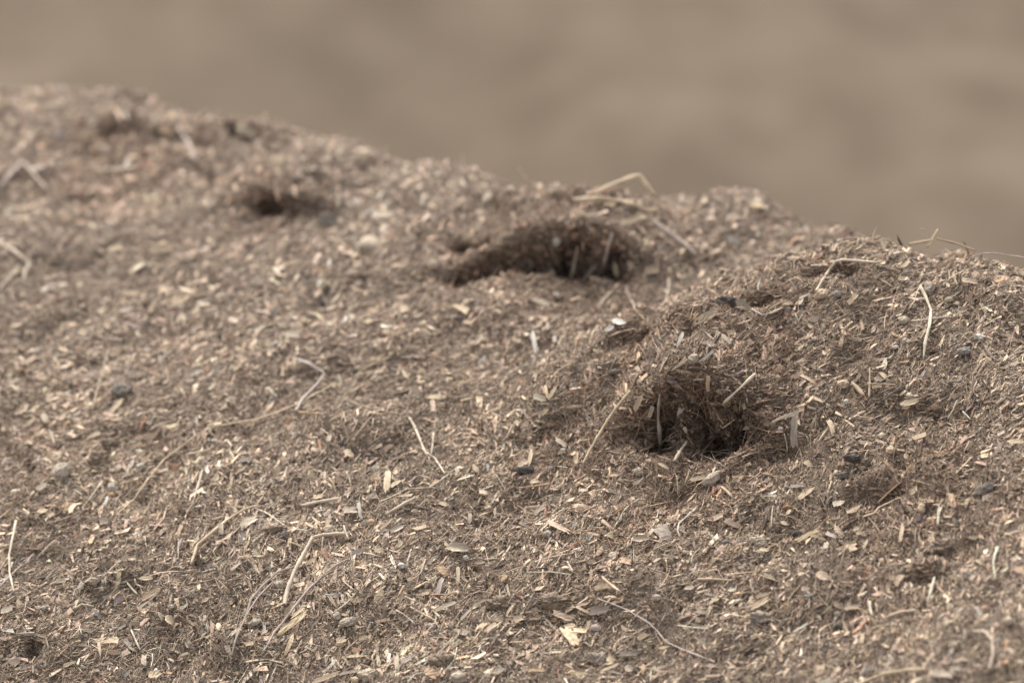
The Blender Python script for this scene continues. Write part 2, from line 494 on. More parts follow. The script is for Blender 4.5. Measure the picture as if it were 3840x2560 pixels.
# ------------------------------------------------------------------ things one can pick up
TILE = dict(A=(0, 320), B=(960, 480), C=(1920, 560), D=(2880, 780), E=(0, 880), F=(960, 1060), G=(1920, 1140), H=(2880, 1340),
            I=(0, 1480), J=(0, 1920), K=(960, 1560), L=(800, 1920), M=(1700, 1600), N=(1700, 1980), O=(2600, 1700), P=(2880, 1920))
def tp(t, q):
    return (TILE[t][0] + q[0] / 2.45, TILE[t][1] + q[1] / 2.45)

def hit(x, y):
    p = px(x, y, 1.0) - CAM
    loc, nrm, idx, dist = bvh.ray_cast(Vector(CAM), Vector(p).normalized())
    if loc is None: return None
    loc = np.array(loc); nrm = np.array(nrm)
    if nrm @ p > 0: nrm = -nrm
    return loc, nrm, float((loc - CAM) @ FWD)

COL = dict(cream=(.55, .47, .355), straw=(.56, .44, .30), tan=(.42, .32, .22), orange=(.44, .30, .19), pinktan=(.52, .39, .28),
           yellow=(.60, .465, .30), white=(.46, .42, .36), lilac=(.42, .345, .30), greybrown=(.30, .245, .195), grey=(.40, .338, .262),
           darkgrey=(.165, .142, .12), dark=(.075, .06, .05), brown=(.22, .165, .12), beige=(.47, .385, .29), green=(.50, .47, .36),
           rust=(.24, .135, .08), black=(.065, .056, .048), chalk=(.52, .49, .43), blue=(.23, .205, .18))
_mats = {}
def mat(key, rough=False):
    k = key + ("_stone" if rough else "_wood")
    if k in _mats: return _mats[k]
    m, nt, bs = new_mat(k)
    c = COL[key]
    uv = nt.nodes.new("ShaderNodeTexCoord")
    mp = nt.nodes.new("ShaderNodeMapping")
    src = uv.outputs["Object"] if rough else uv.outputs["UV"]
    nt.links.new(src, mp.inputs["Vector"])
    mp.inputs["Scale"].default_value = (1, 1, 1) if rough else (1.0, 5.0, 1.0)
    n = noise(nt, 380 if rough else 3.2, 5, .65, mp.outputs[0])
    n2 = noise(nt, 90, 2, .5, uv.outputs["Object"])
    lo = tuple(v * (.55 if rough else .55) for v in c); hi = tuple(min(.88, v * 1.22) for v in c)
    r = ramp(nt, [(.28, lo), (.5, c), (.72, hi)])
    nt.links.new(n.outputs["Fac"], r.inputs["Fac"])
    mr = nt.nodes.new("ShaderNodeMapRange")
    mr.inputs["To Min"].default_value = .5; mr.inputs["To Max"].default_value = 1.4
    nt.links.new(n2.outputs["Fac"], mr.inputs["Value"])
    vm = nt.nodes.new("ShaderNodeVectorMath"); vm.operation = 'SCALE'
    nt.links.new(r.outputs[0], vm.inputs[0]); nt.links.new(mr.outputs[0], vm.inputs["Scale"])
    nt.links.new(vm.outputs[0], bs.inputs["Base Color"])
    bs.inputs["Roughness"].default_value = .85 if rough else .6
    bs.inputs["Specular IOR Level"].default_value = .25
    bp = nt.nodes.new("ShaderNodeBump")
    bp.inputs["Strength"].default_value = .8; bp.inputs["Distance"].default_value = .0006
    nt.links.new(n.outputs["Fac"], bp.inputs["Height"]); nt.links.new(bp.outputs[0], bs.inputs["Normal"])
    _mats[k] = m
    return m

def mesh_obj(name, verts, faces, m, uvs=None, smooth_shade=True, origin=None):
    verts = np.asarray(verts, float)
    if origin is None: origin = verts.mean(0)
    me = bpy.data.meshes.new(name)
    me.from_pydata((verts - origin).tolist(), [], faces)
    if uvs is not None:
        lay = me.uv_layers.new(name="UVMap")
        uvs = np.asarray(uvs, np.float32)
        li = np.zeros(len(me.loops), np.int32); me.loops.foreach_get("vertex_index", li)
        lay.data.foreach_set("uv", uvs[li].ravel())
    if smooth_shade: me.polygons.foreach_set("use_smooth", [True] * len(me.polygons))
    me.materials.append(m)
    o = bpy.data.objects.new(name, me)
    o.location = origin
    col.objects.link(o)
    return o

LABELS = set()
def tag(o, label, cat, group):
    if label in LABELS: print("DUPLICATE LABEL", label)
    LABELS.add(label)
    o["label"] = label; o["category"] = cat; o["group"] = group

def child(o, parent):
    o.parent = parent
    o.matrix_parent_inverse = Matrix.Identity(4)
    o.location = Vector(o.location) - Vector(parent.location)

def tube_pts(t, pts, w, lift=.004, d=None, free=False):
    """pixel polyline -> world polyline lying on the heap along the same line"""
    P = [tp(t, q) for q in pts]
    H = [hit(*p) for p in P]
    D = [h[2] if h else None for h in H]
    known = [k for k, v in enumerate(D) if v is not None]
    if not known:                      # stands clear of the crest: rooted where the heap lies below it
        low = [q for q in (hit(P[-1][0], P[-1][1] + s_) for s_ in range(5, 200, 8)) if q]
        d = low[0][2] if low else 5.3
    if d is not None: D = [d if v is None else v for v in D]
    elif known:
        D = [v if v is not None else D[min(known, key=lambda q: abs(q - k))] for k, v in enumerate(D)]
    r = w / 2.45 * D[0] / 19200 / 2 * .88
    X, Y, Z = [], [], []
    for k in range(len(P) - 1):
        n = max(2, int(math.hypot(P[k + 1][0] - P[k][0], P[k + 1][1] - P[k][1]) / 9))
        for s in range(n + (k == len(P) - 2)):
            f = s / n
            X.append(P[k][0] * (1 - f) + P[k + 1][0] * f); Y.append(P[k][1] * (1 - f) + P[k + 1][1] * f)
            Z.append((D[k] * (1 - f) + D[k + 1] * f) - lift)
    X, Y, Z = map(np.array, (X, Y, Z))
    cap = np.array([(h[2] - r - .0042) if (h := hit(x, y)) else 99. for x, y in zip(X, Y)])
    m = len(X)
    if len(X) > 6:
        e = np.minimum(np.arange(m), np.arange(m)[::-1]) / m
        cap = cap + .0045 * (1 - smooth(0, .14, e)) * (cap < 90)
    Z = np.minimum(Z, cap)
    for _ in range(4):
        Z[1:-1] = .25 * Z[:-2] + .5 * Z[1:-1] + .25 * Z[2:]
        Z = np.minimum(Z, cap + .001)
    m = len(X)
    wig = np.cumsum(rng.normal(0, .25, m)); wig -= np.linspace(wig[0], wig[-1], m)
    return px(X + wig * .6, Y + wig * .4, Z), r

def tube(name, W3, r, m, taper=(1, 1), sides=8, flat=.72):
    W3 = np.asarray(W3); n = len(W3)
    T = np.gradient(W3, axis=0); T /= np.linalg.norm(T, axis=1)[:, None] + 1e-12
    up = CAM - W3[n // 2]; up /= np.linalg.norm(up)
    V, UV, F = [], [], []
    s = np.concatenate([[0], np.cumsum(np.linalg.norm(np.diff(W3, axis=0), axis=1))])
    rr = r * np.interp(s / s[-1], [0, .12, .88, 1], [taper[0], .5 + .5 * taper[0], .5 + .5 * taper[1], taper[1]])
    jit = np.interp(np.arange(n), np.arange(0, n + 3, 3), rng.normal(1, .15, len(np.arange(0, n + 3, 3))))
    for q in np.arange(rng.uniform(0, .03), s[-1], rng.uniform(.02, .045)):     # nodes along the stem
        rr = rr * (1 + .28 * np.exp(-((s - q) / (r * .9)) ** 2))
    tw = rng.uniform(-1.5, 1.5)
    rr = rr * jit
    ridge = 1 + rng.normal(0, .14, sides)
    for k in range(n):
        b = np.cross(T[k], up); b /= np.linalg.norm(b) + 1e-9
        c = np.cross(b, T[k])
        for j in range(sides):
            a = 2 * math.pi * j / sides
            fray = T[k] * rng.normal(0, r * .9) if k in (0, n - 1) else 0
            V.append(W3[k] + fray + (b * math.cos(a) + c * math.sin(a) * flat) * rr[k] * ridge[j])
            UV.append((s[k] / (r * 2) / 12, abs(j / sides - .5) * 2))
    for k in range(n - 1):
        for j in range(sides):
            F.append((k * sides + j, k * sides + (j + 1) % sides, (k + 1) * sides + (j + 1) % sides, (k + 1) * sides + j))
    F.append(tuple(range(sides - 1, -1, -1))); F.append(tuple((n - 1) * sides + j for j in range(sides)))
    return mesh_obj(name, V, F, m, UV)

CATN = dict(straw=("straw_stalk", "straw", "loose straws and stalks on the heap"),
            twig=("twig", "twig", "thin twigs lying on the heap"),
            root=("root_fibre", "root", "pale wiry roots on the heap"))
def stalk(kind, t, pts, w, colour, label, taper=(.75, .6), lift=.004, d=None, branches=()):
    if t in 'ABE': w *= .72
    if t == 'C': w *= 1.12
    W3, r = tube_pts(t, pts, w, lift, d)
    nm, cat, grp = CATN[kind]
    o = tube("stem" if branches else nm, W3, r, mat(colour), taper)
    if branches:
        root = bpy.data.objects.new(nm, None); col.objects.link(root)
        root.location = W3[-1]; root.empty_display_size = .01
        child(o, root); o = root
    tag(o, label, cat, grp)
    for (bp_, bw, bc) in branches:
        B3, br = tube_pts(t, bp_, bw, lift, d)
        b = tube("side_branch", B3, br, mat(bc), taper)
        child(b, o)
    return o

def plate(name, L, wd, th, m, ends="torn", curl=0.12, bend=0.05, M=9):
    """irregular flat splinter along local x; returns a mesh data block"""
    xs = np.linspace(-.5, .5, M)
    if ends == "leaf": prof = np.maximum(.06, np.sin(math.pi * (xs + .5)) ** .7)
    elif ends == "point": prof = np.interp(xs, [-.5, -.35, .1, .5], [.75, 1, .85, .12])
    elif ends == "spindle": prof = np.interp(xs, [-.5, -.2, .2, .5], [.15, .95, 1, .12])
    elif ends == "wedge": prof = np.interp(xs, [-.5, .5], [.18, 1.0])
    elif ends == "round": prof = np.maximum(.35, 1 - (np.abs(xs) * 2) ** 3.2 * .75)
    else: prof = np.interp(xs, [-.5, -.42, .42, .5], [.8, 1, .95, .75])
    R = [-1, -.45, .1, .55, 1]
    V, UV = [], []
    e0, e1 = rng.normal(0, .05, 5), rng.normal(0, .05, 5)
    if ends == "torn": e0 *= 1.5; e1 *= 1.5
    jl, jr = rng.normal(1, .09, M), rng.normal(1, .09, M)
    drift = rng.normal(0, .1) * wd * (xs * 2) ** 2
    for side in (1, -1):
        for k, x in enumerate(xs):
            for q, y in enumerate(R):
                ex = e0[q] if k == 0 else (e1[q] if k == M - 1 else 0)
                yy = y * .5 * wd * prof[k] * (jl[k] if y < 0 else jr[k]) + drift[k]
                zz = side * th * .5 * (1 - .45 * abs(y)) + curl * wd * (y * prof[k]) ** 2 - bend * L * (2 * x) ** 2 + rng.normal(0, th * .07)
                V.append(((x + ex) * L, yy, zz)); UV.append(((x + .5) * .6, y * .5 + .5 + (side < 0) * .37))
    def ix(s, k, q): return s * M * 5 + k * 5 + q
    F = []
    for k in range(M - 1):
        for q in range(4):
            F.append((ix(0, k, q), ix(0, k + 1, q), ix(0, k + 1, q + 1), ix(0, k, q + 1)))
            F.append((ix(1, k, q), ix(1, k, q + 1), ix(1, k + 1, q + 1), ix(1, k + 1, q)))
        F.append((ix(0, k, 0), ix(1, k, 0), ix(1, k + 1, 0), ix(0, k + 1, 0)))
        F.append((ix(0, k, 4), ix(0, k + 1, 4), ix(1, k + 1, 4), ix(1, k, 4)))
    for q in range(4):
        F.append((ix(0, 0, q), ix(0, 0, q + 1), ix(1, 0, q + 1), ix(1, 0, q)))
        F.append((ix(0, M - 1, q), ix(1, M - 1, q), ix(1, M - 1, q + 1), ix(0, M - 1, q + 1)))
    o = mesh_obj(name, V, F, m, UV, False, origin=np.zeros(3))
    return o

def pose(t, p1, p2, w, depth_share=.6):
    """frame of a flat bit whose long axis runs between two photo points"""
    a, b = tp(t, p1), tp(t, p2)
    c = ((a[0] + b[0]) / 2, (a[1] + b[1]) / 2)
    h = hit(*c)
    if h is None:
        hs = [q for q in (hit(c[0], c[1] + s) for s in (10, 25, 45, 70, 100)) if q]
        h = hs[0] if hs else (px(*c, 5.0), np.array([0, -.3, .9]), 5.0)
    D = h[2]
    ha, hb = hit(*a), hit(*b)
    scr = math.hypot(a[0] - b[0], a[1] - b[1]) * D / 19200
    dd = ((hb[2] if hb else D) - (ha[2] if ha else D)) * depth_share
    dd = max(-.7 * scr, min(.7 * scr, dd))
    A, B = px(*a, D - dd / 2), px(*b, D + dd / 2)
    ax = B - A; L = np.linalg.norm(ax); ax /= L
    tocam = CAM - h[0]; tocam /= np.linalg.norm(tocam)
    n = h[1] * .55 + tocam * .55 + rng.normal(0, .12, 3)
    n -= ax * (n @ ax); n /= np.linalg.norm(n)
    sd_ = np.cross(n, ax)
    vis = math.sqrt(max(.05, 1 - (sd_ @ tocam) ** 2))
    wd = w / 2.45 * D / 19200 / max(.55, vis)
    ctr = px(*c, D)
    return ctr, ax, sd_, n, L, wd, tocam

def put(o, ctr, ax, sd_, n):
    o.matrix_world = Matrix(((ax[0], sd_[0], n[0], ctr[0]), (ax[1], sd_[1], n[1], ctr[1]), (ax[2], sd_[2], n[2], ctr[2]), (0, 0, 0, 1)))

def chip(t, p1, p2, w, colour, label, ends="torn", name="wood_chip", cat="wood chip", grp="larger wood chips on the heap", thick=.28, curl=.1, bend=.04, out=.0055):
    ctr, ax, sd_, n, L, wd, tc_ = pose(t, p1, p2, w)
    th = min(wd * thick, .0045)
    o = plate(name, L, wd, th, mat(colour), ends, curl, bend)
    put(o, ctr + tc_ * (out + th), ax, sd_, n)
    tag(o, label, cat, grp)
    return o

def bark(t, p1, p2, w, colour, label, **k):
    return chip(t, p1, p2, w, colour, label, name="bark_piece", cat="bark", grp="bark pieces on the heap", thick=.2, **k)

def leaf(t, p1, p2, w, colour, label, stem=None, stem_col="straw"):
    ctr, ax, sd_, n, L, wd, tc_ = pose(t, p1, p2, w)
    o = plate("blade" if stem else "dry_leaf", L, wd, .0005, mat(colour), "leaf", curl=.22, bend=.06, M=13)
    if stem:
        root = bpy.data.objects.new("dry_leaf", None); col.objects.link(root)
        put(root, ctr + tc_ * .006, ax, sd_, n); root.empty_display_size = .01
        o.parent = root; o = root
    else:
        put(o, ctr + tc_ * .006, ax, sd_, n)
    tag(o, label, "leaf", "dry leaves on the heap")
    if stem:
        S3, r = tube_pts(t, stem, 14, .005)
        s = tube("leaf_stem", S3, r, mat(stem_col), (1, .6), 6)
        s.parent = o
        s.matrix_parent_inverse = Matrix.Identity(4)
        s.matrix_local = o.matrix_world.inverted() @ Matrix.Translation(s.location)
    return o

def lump(t, c, rx, ry, colour, label, name="pebble", cat="pebble", grp="pebbles in the heap", bump=.2, ang=0, sink=.5):
    a = math.radians(ang)
    p1 = (c[0] - rx * math.cos(a), c[1] + rx * math.sin(a)); p2 = (c[0] + rx * math.cos(a), c[1] - rx * math.sin(a))
    ctr, ax, sd_, n, L, wd, tc_ = pose(t, p1, p2, 2 * ry, .2)
    import bmesh
    bm = bmesh.new()
    bmesh.ops.create_icosphere(bm, subdivisions=5, radius=1)
    ph = rng.uniform(0, 50, 3)
    from mathutils import noise as mn
    for v in bm.verts:
        q = v.co * 1.3 + Vector(ph)
        k = 1 + bump * 1.6 * mn.noise(q) + bump * .8 * mn.noise(q * 2.7) + bump * .6 * mn.noise(q * 7) + bump * .45 * mn.noise(q * 16)
        v.co *= k
        v.co.x *= L * .5; v.co.y *= wd * .5; v.co.z *= min(wd, L) * .42
    me = bpy.data.meshes.new(name); bm.to_mesh(me); bm.free()
    me.polygons.foreach_set("use_smooth", [True] * len(me.polygons))
    me.materials.append(mat(colour, True))
    o = bpy.data.objects.new(name, me); col.objects.link(o)
    put(o, ctr + tc_ * (min(wd, L) * .42 * (.6 - sink) + .0035), ax, sd_, n)
    tag(o, label, cat, grp)
    return o

def clod(t, c, rx, ry, colour, label, ang=0):
    return lump(t, c, rx, ry, colour, label, "compost_clod", "clod", "clods of compost", .42, ang, .55)

# ---- stalks on the right shoulder
stalk("straw", "D", [(1398,715),(1450,810),(1500,940),(1490,1060),(1450,1220),(1430,1375)], 36, "cream", "tall pale kinked straw standing on the right shoulder above a dark gap", (.8,.5), .012,
      branches=[([(1398,715),(1368,770),(1345,850),(1290,930)], 13, "straw")])
stalk("straw", "D", [(440,765),(540,600),(622,488),(690,475),(1010,500)], 30, "beige", "straw bent at a right angle over the left end of the right shoulder", (.9,.7), .012)
stalk("straw", "D", [(1300,332),(1500,296)], 26, "tan", "short level tan straw on the top of the right shoulder", (.8,.7))
stalk("straw", "D", [(1470,355),(1560,200)], 26, "straw", "straw poking up into the background from the right shoulder crest", (.9,.8))
stalk("straw", "D", [(1550,280),(1730,325),(1900,388)], 24, "tan", "tan straw sloping down rightward along the right shoulder crest", (.8,.6))
stalk("twig", "D", [(1190,255),(1205,300),(1232,352)], 28, "dark", "dark stub sticking up left on the right shoulder crest", (.4,1))
stalk("twig", "D", [(1795,300),(1815,350),(1845,418)], 26, "brown", "dark brown pointed stub standing right on the right shoulder crest", (.3,1))
stalk("root", "D", [(1870,445),(1960,418),(2080,414),(2220,434),(2400,462)], 13, "lilac", "thin wiry grey stem leaving the frame over the right crest", (.7,.8))
stalk("root", "D", [(1392,186),(1430,192),(1455,235),(1464,292)], 7, "straw", "hair thin curled fibre arching over the right crest", (.5,.8))
stalk("root", "D", [(2222,1270),(2255,1150),(2290,1085),(2360,1070)], 14, "tan", "thin bent tan stem at the right edge of the picture")
stalk("twig", "D", [(1310,1040),(1420,1032),(1560,1010),(1720,1000)], 26, "greybrown", "flat grey brown twig lying behind the tall kinked straw")
stalk("straw", "D", [(0,975),(70,945),(135,915)], 26, "cream", "short cream straw beside the grey crumpled leaf")
stalk("straw", "D", [(0,930),(90,880),(175,845)], 13, "straw", "very thin straw just above the short cream straw")
stalk("straw", "D", [(325,730),(400,685),(460,655)], 16, "straw", "small thin straw below the bent straw of the right shoulder")
# ---- around the front burrow
stalk("straw", "G", [(650,1460),(760,1260),(880,1060),(1000,900),(1090,795)], 27, "straw", "long tan stalk leaning at the left rim of the front burrow", (.5,1), .008,
      branches=[([(1090,795),(1118,735),(1160,650)], 30, "brown")])
stalk("twig", "G", [(1358,830),(1345,940),(1340,1050),(1352,1160),(1360,1290)], 40, "lilac", "upright mauve grey stick standing inside the front burrow", (.35,.7), .03)
stalk("straw", "G", [(1175,1352),(1310,1296)], 20, "orange", "short orange brown stalk lying across the floor of the front burrow", (.9,.8), .02)
stalk("twig", "G", [(1150,1000),(1195,1110),(1240,1210),(1300,1280)], 18, "brown", "thin brown twig curving down the left wall of the front burrow", (.7,.7), .015)
stalk("straw", "G", [(1945,908),(2090,775),(2235,640)], 31, "cream", "thick cream straw pointing down at the right rim of the front burrow", (1,1), .01)
stalk("straw", "G", [(1868,1182),(1960,1120),(2060,1050)], 19, "straw", "thin straw on the right side wall of the front burrow", (.7,.8), .008)
stalk("twig", "G", [(1988,965),(2060,1060),(2105,1140),(2155,1200)], 22, "darkgrey", "dark grey twig crossing the thin straw right of the front burrow", (1,.4), .01)
stalk("twig", "G", [(2090,1390),(2165,1260),(2260,1130)], 24, "greybrown", "grey brown twig low on the right of the front burrow", (.7,.5), .008)
stalk("straw", "G", [(1490,1440),(1545,1350),(1605,1265)], 36, "beige", "broad beige stalk leaning inside the bottom of the front burrow", (.7,.8), .02)
stalk("twig", "G", [(1715,1400),(1780,1320),(1845,1245)], 26, "brown", "brown stick leaning in the bottom right of the front burrow", (.7,.7), .015)
stalk("straw", "G", [(1355,625),(1390,555),(1425,490)], 20, "straw", "short thin straw high above the mauve stick", (.8,.7))
stalk("twig", "G", [(2120,1400),(2200,1370),(2290,1350)], 22, "beige", "beige stalk lying level at the front right rim of the front burrow")
stalk("straw", "G", [(340,700),(430,600),(600,515)], 14, "straw", "wispy straw on the left flank of the front mound")
stalk("straw", "G", [(885,300),(1000,255),(1140,225)], 18, "pinktan", "pinkish straw below the chalky white flake")
# ---- middle mound
stalk("straw", "C", [(770,402),(960,312),(1165,240),(1310,425)], 40, "straw", "big folded straw peaking against the background on the middle mound", (.7,.7), .02)
stalk("straw", "C", [(570,462),(820,452),(1000,475),(1260,562)], 42, "straw", "thick pale straw below the folded straw of the middle mound", (.9,.8), .012)
stalk("straw", "C", [(1290,655),(1500,800),(1700,968)], 34, "lilac", "greyish straw slanting down the right side of the middle mound", (.9,.6), .01)
stalk("twig", "C", [(350,880),(400,1020),(490,1200)], 22, "greybrown", "thin brown stem hanging at the left of the middle burrow", (.8,.8), .02)
stalk("straw", "C", [(520,1230),(560,1110),(600,900)], 28, "beige", "beige stalk hanging before the middle burrow", (.9,.6), .03)
stalk("straw", "C", [(632,1245),(700,1150),(775,1060)], 24, "greybrown", "brownish stalk leaning out of the middle burrow floor", (.9,.6), .02)
stalk("twig", "C", [(830,1170),(850,1030),(880,900),(925,780)], 34, "lilac", "grey stick upright in the middle burrow", (.9,.6), .03)
stalk("straw", "C", [(785,1475),(840,1385),(905,1310)], 34, "beige", "short straw in front of the middle burrow")
stalk("root", "C", [(1055,1310),(1110,1410),(1155,1510)], 16, "beige", "thin bent stem between the middle burrow and the front mound")
stalk("root", "C", [(1415,1400),(1435,1290),(1440,1185)], 18, "beige", "thin upright stem in the valley right of the middle burrow", lift=.012)
stalk("root", "C", [(60,175),(105,235),(150,300)], 11, "straw", "faint thin stem rising from the middle mound crest", lift=0)
# ---- left side, out of focus
stalk("straw", "A", [(0,935),(100,815),(200,700)], 44, "lilac", "left arm of the folded straw pair at the upper left edge", (.9,.8), .01)
stalk("straw", "A", [(215,705),(320,825),(430,955)], 42, "beige", "right arm of the folded straw pair at the upper left edge", (.8,.7), .01)
stalk("straw", "E", [(-20,62),(140,160),(272,262)], 50, "beige", "thick pale straw entering from the left edge pointing down right", (1,.7), .012,
      branches=[([(268,265),(235,340),(215,430)], 32, "beige")])
stalk("straw", "E", [(-10,505),(90,390),(180,282)], 42, "beige", "straw rising rightward below the thick pale straw at the left edge", (.9,.8), .008)
stalk("straw", "A", [(1640,400),(1730,520),(1800,690)], 48, "lilac", "blurred mauve stick below the far left crest", (.8,.8), .008)
stalk("straw", "A", [(840,782),(1060,768),(1265,745)], 42, "beige", "level blurred straw below the far left hollow", (.6,1), .006)
stalk("straw", "E", [(865,1545),(900,1390),(950,1240),(992,1060)], 28, "beige", "upright slightly bent straw on the left slope", (.5,.9), .01)
stalk("twig", "E", [(860,920),(1000,980),(1200,1080),(1380,1140)], 24, "brown", "long brown twig above the upright straw of the left slope", (.5,.5))
stalk("straw", "E", [(1270,1205),(1370,1245),(1465,1305)], 26, "orange", "orange tinted stalk beside the grey scrap on the left slope", (.5,.7))
# ---- centre
stalk("twig", "F", [(340,690),(480,740),(632,832),(560,930),(430,1060),(365,1175)], 32, "lilac", "grey zigzag twig bent back on itself in the centre of the slope", (.6,1), .012)
stalk("straw", "F", [(730,920),(560,1012),(380,1112),(180,1190),(0,1250),(-400,1320),(-560,1400),(-850,1620),(-1020,1830),(-1120,1980),(-1300,2140)], 25, "straw",
      "very long thin tan stalk running down left under the zigzag twig", (.9,.4), .012)
stalk("straw", "F", [(360,1187),(590,1202)], 24, "orange", "short orange stalk at the foot of the zigzag twig", (.9,.9))
stalk("straw", "F", [(950,812),(1090,740),(1240,680)], 26, "tan", "tan stalk sloping up right of the zigzag twig", (.6,.6))
stalk("root", "F", [(835,1070),(1000,1140),(1190,1180),(1400,1228)], 16, "tan", "thin tan stem leading to the cream forked stem", (.5,.9))
stalk("straw", "F", [(1405,1235),(1460,1325),(1510,1450),(1552,1550),(1640,1605),(1735,1750)], 27, "cream", "cream forked stem lying in the middle of the slope", (1,.4), .008,
      branches=[([(1552,1550),(1585,1600),(1610,1650)], 14, "beige"), ([(1552,1550),(1520,1520),(1470,1500)], 12, "beige")])
stalk("twig", "K", [(1632,155),(1628,240),(1612,345)], 22, "grey", "short grey stem upright next to the cream forked stem", (1,.6), .012)
stalk("root", "F", [(745,430),(722,360),(722,280),(800,205),(920,165),(1080,160)], 16, "tan", "thin hooked stem in the upper centre of the slope", (.5,.6))
stalk("straw", "K", [(1190,902),(1320,825),(1462,745)], 34, "beige", "stout beige stalk right of the grey wedge shaped flake", (.7,1))
stalk("straw", "K", [(420,822),(590,785),(760,758)], 36, "beige", "stout pale stalk left of the grey wedge shaped flake", (.7,.9))
stalk("root", "K", [(275,1075),(320,1045),(380,1040),(485,1052)], 20, "cream", "curly cream root above the big bent stalk")
stalk("straw", "K", [(1355,670),(1500,662),(1650,650)], 13, "cream", "hair thin cream straw below the dog bone chip")
stalk("straw", "K", [(1590,655),(1690,595),(1785,525)], 22, "beige", "beige straw end right of the dog bone chip")
stalk("root", "K", [(0,850),(80,880),(160,930),(240,985)], 17, "cream", "cream root arching above the dark pellet")
# ---- lower left
stalk("straw", "J", [(150,75),(112,255),(85,390),(90,560),(128,722)], 32, "cream", "gently bowed cream stalk near the left edge low on the slope", (.8,.4), .012)
stalk("straw", "J", [(-10,540),(40,470),(80,408)], 26, "beige", "short straw end behind the bowed cream stalk", (.9,.8))
stalk("straw", "J", [(-10,690),(90,590),(170,510),(235,455),(312,380)], 23, "lilac", "grey knobbly straw crossing the bowed cream stalk", (.8,.6), .006,
      branches=[([(232,462),(250,445)], 50, "lilac")])
stalk("root", "I", [(945,785),(870,890),(795,990)], 18, "cream", "thin cream straw right of the grey left pebble")
stalk("root", "I", [(455,310),(475,370),(497,445)], 26, "beige", "small pale stub upright among buff chips on the left slope")
stalk("straw", "I", [(1862,695),(1805,880),(1775,990),(1710,1100)], 30, "beige", "steep beige straw over the small hollow at left of centre", (.9,.5), .006)
stalk("straw", "I", [(1700,552),(1905,508)], 22, "beige", "level straw at the end of the very long tan stalk")
stalk("straw", "I", [(2350,1015),(2240,1050),(2080,1150),(1990,1225),(1815,1375),(1758,1540)], 36, "straw", "tan stalk with an elbow drooping down left of the big bent stalk", (.5,.7), .008)
stalk("straw", "J", [(965,575),(1040,500),(1115,440)], 20, "beige", "small oblique straw left of the grey fluffy pellet")
stalk("root", "J", [(1205,1078),(1245,1170),(1292,1275)], 21, "green", "greenish straw below centre near the torn leaf", (.9,.5))
stalk("root", "J", [(690,885),(750,845),(860,865)], 24, "beige", "pale curved straw left of the small grey splinter")
stalk("root", "J", [(1238,615),(1250,660),(1322,692)], 22, "beige", "tiny hooked pale straw under the tan flake")
stalk("root", "J", [(1170,650),(1215,705),(1265,755)], 20, "cream", "tiny cream straw left of the hooked one")
stalk("root", "J", [(720,1015),(735,1070),(752,1120)], 15, "green", "thin greenish straw left of the torn leaf")
stalk("root", "J", [(1640,245),(1638,430)], 18, "grey", "thin grey upright root left of the elbowed stalk")
stalk("root", "J", [(1400,1300),(1405,1350),(1385,1425)], 18, "green", "small pale green hooked root right of the square beige chip")
stalk("straw", "L", [(650,860),(680,720),(735,560),(820,400),(912,232)], 46, "beige", "big stalk sloping up from lower left, lower arm of the bent pair", (.9,.9), .012)
stalk("straw", "L", [(915,228),(1010,205),(1120,195),(1235,195)], 40, "beige", "upper level arm of the big bent stalk", (.8,1), .008)
stalk("twig", "L", [(500,1212),(560,1100),(650,995),(800,800),(880,700),(950,640),(1100,500),(1235,428)], 27, "lilac", "long grey twig running beside the bright split wood", (.5,.8), .008)
stalk("twig", "L", [(165,1322),(205,1180),(240,1080),(290,980),(350,800),(440,690),(590,552),(740,500)], 32, "greybrown", "long dark grey twig left of the big bent stalk", (.5,.5), .008,
      branches=[([(275,1005),(340,880),(420,765),(545,640)], 22, "lilac")])
stalk("root", "L", [(1205,640),(1245,675),(1292,710)], 16, "cream", "small cream straw above the grey white flake")
stalk("root", "L", [(1678,898),(1750,935),(1800,975),(1852,1028)], 16, "cream", "cream curved straw at lower centre")
stalk("straw", "L", [(1810,868),(1940,940),(2030,985),(2072,1060)], 22, "pinktan", "pinkish brown stem arching right of the cream curved straw")
stalk("root", "L", [(2238,1238),(2215,1350),(2145,1440)], 15, "green", "pale green hooked straw above the fibrous brown clod")
stalk("root", "L", [(1090,935),(1230,830),(1320,730)], 19, "green", "greenish grey twig above the grey pod")
stalk("root", "L", [(690,268),(760,290),(832,330)], 24, "straw", "curved straw touching the big bent stalk from the left")
stalk("root", "L", [(745,1325),(775,1250),(812,1170)], 20, "grey", "grey straw right of the curved yellow husk")
stalk("root", "L", [(1375,368),(1460,385),(1545,408)], 18, "cream", "bright thin straw pointing right beside the mauve twig end")
stalk("straw", "L", [(1700,770),(1730,715),(1755,668)], 26, "orange", "small orange splinter standing at lower centre")
stalk("root", "L", [(1840,620),(1910,550),(1950,430)], 20, "grey", "grey forked root right of the white pebble")
stalk("root", "L", [(1200,120),(1215,180),(1245,250)], 20, "beige", "short beige straw crossing the upper arm of the big bent stalk", lift=.014)
stalk("root", "L", [(470,0),(560,55),(630,110)], 18, "cream", "pale root end between the elbowed stalk and the dark pellet")
stalk("root", "L", [(2060,1300),(2150,1210),(2205,1140)], 16, "beige", "thin oblique straw above the pale green hooked straw")
stalk("root", "L", [(1785,1560),(1850,1490),(1930,1470)], 16, "green", "greenish straw at the bottom edge near the orange bark")
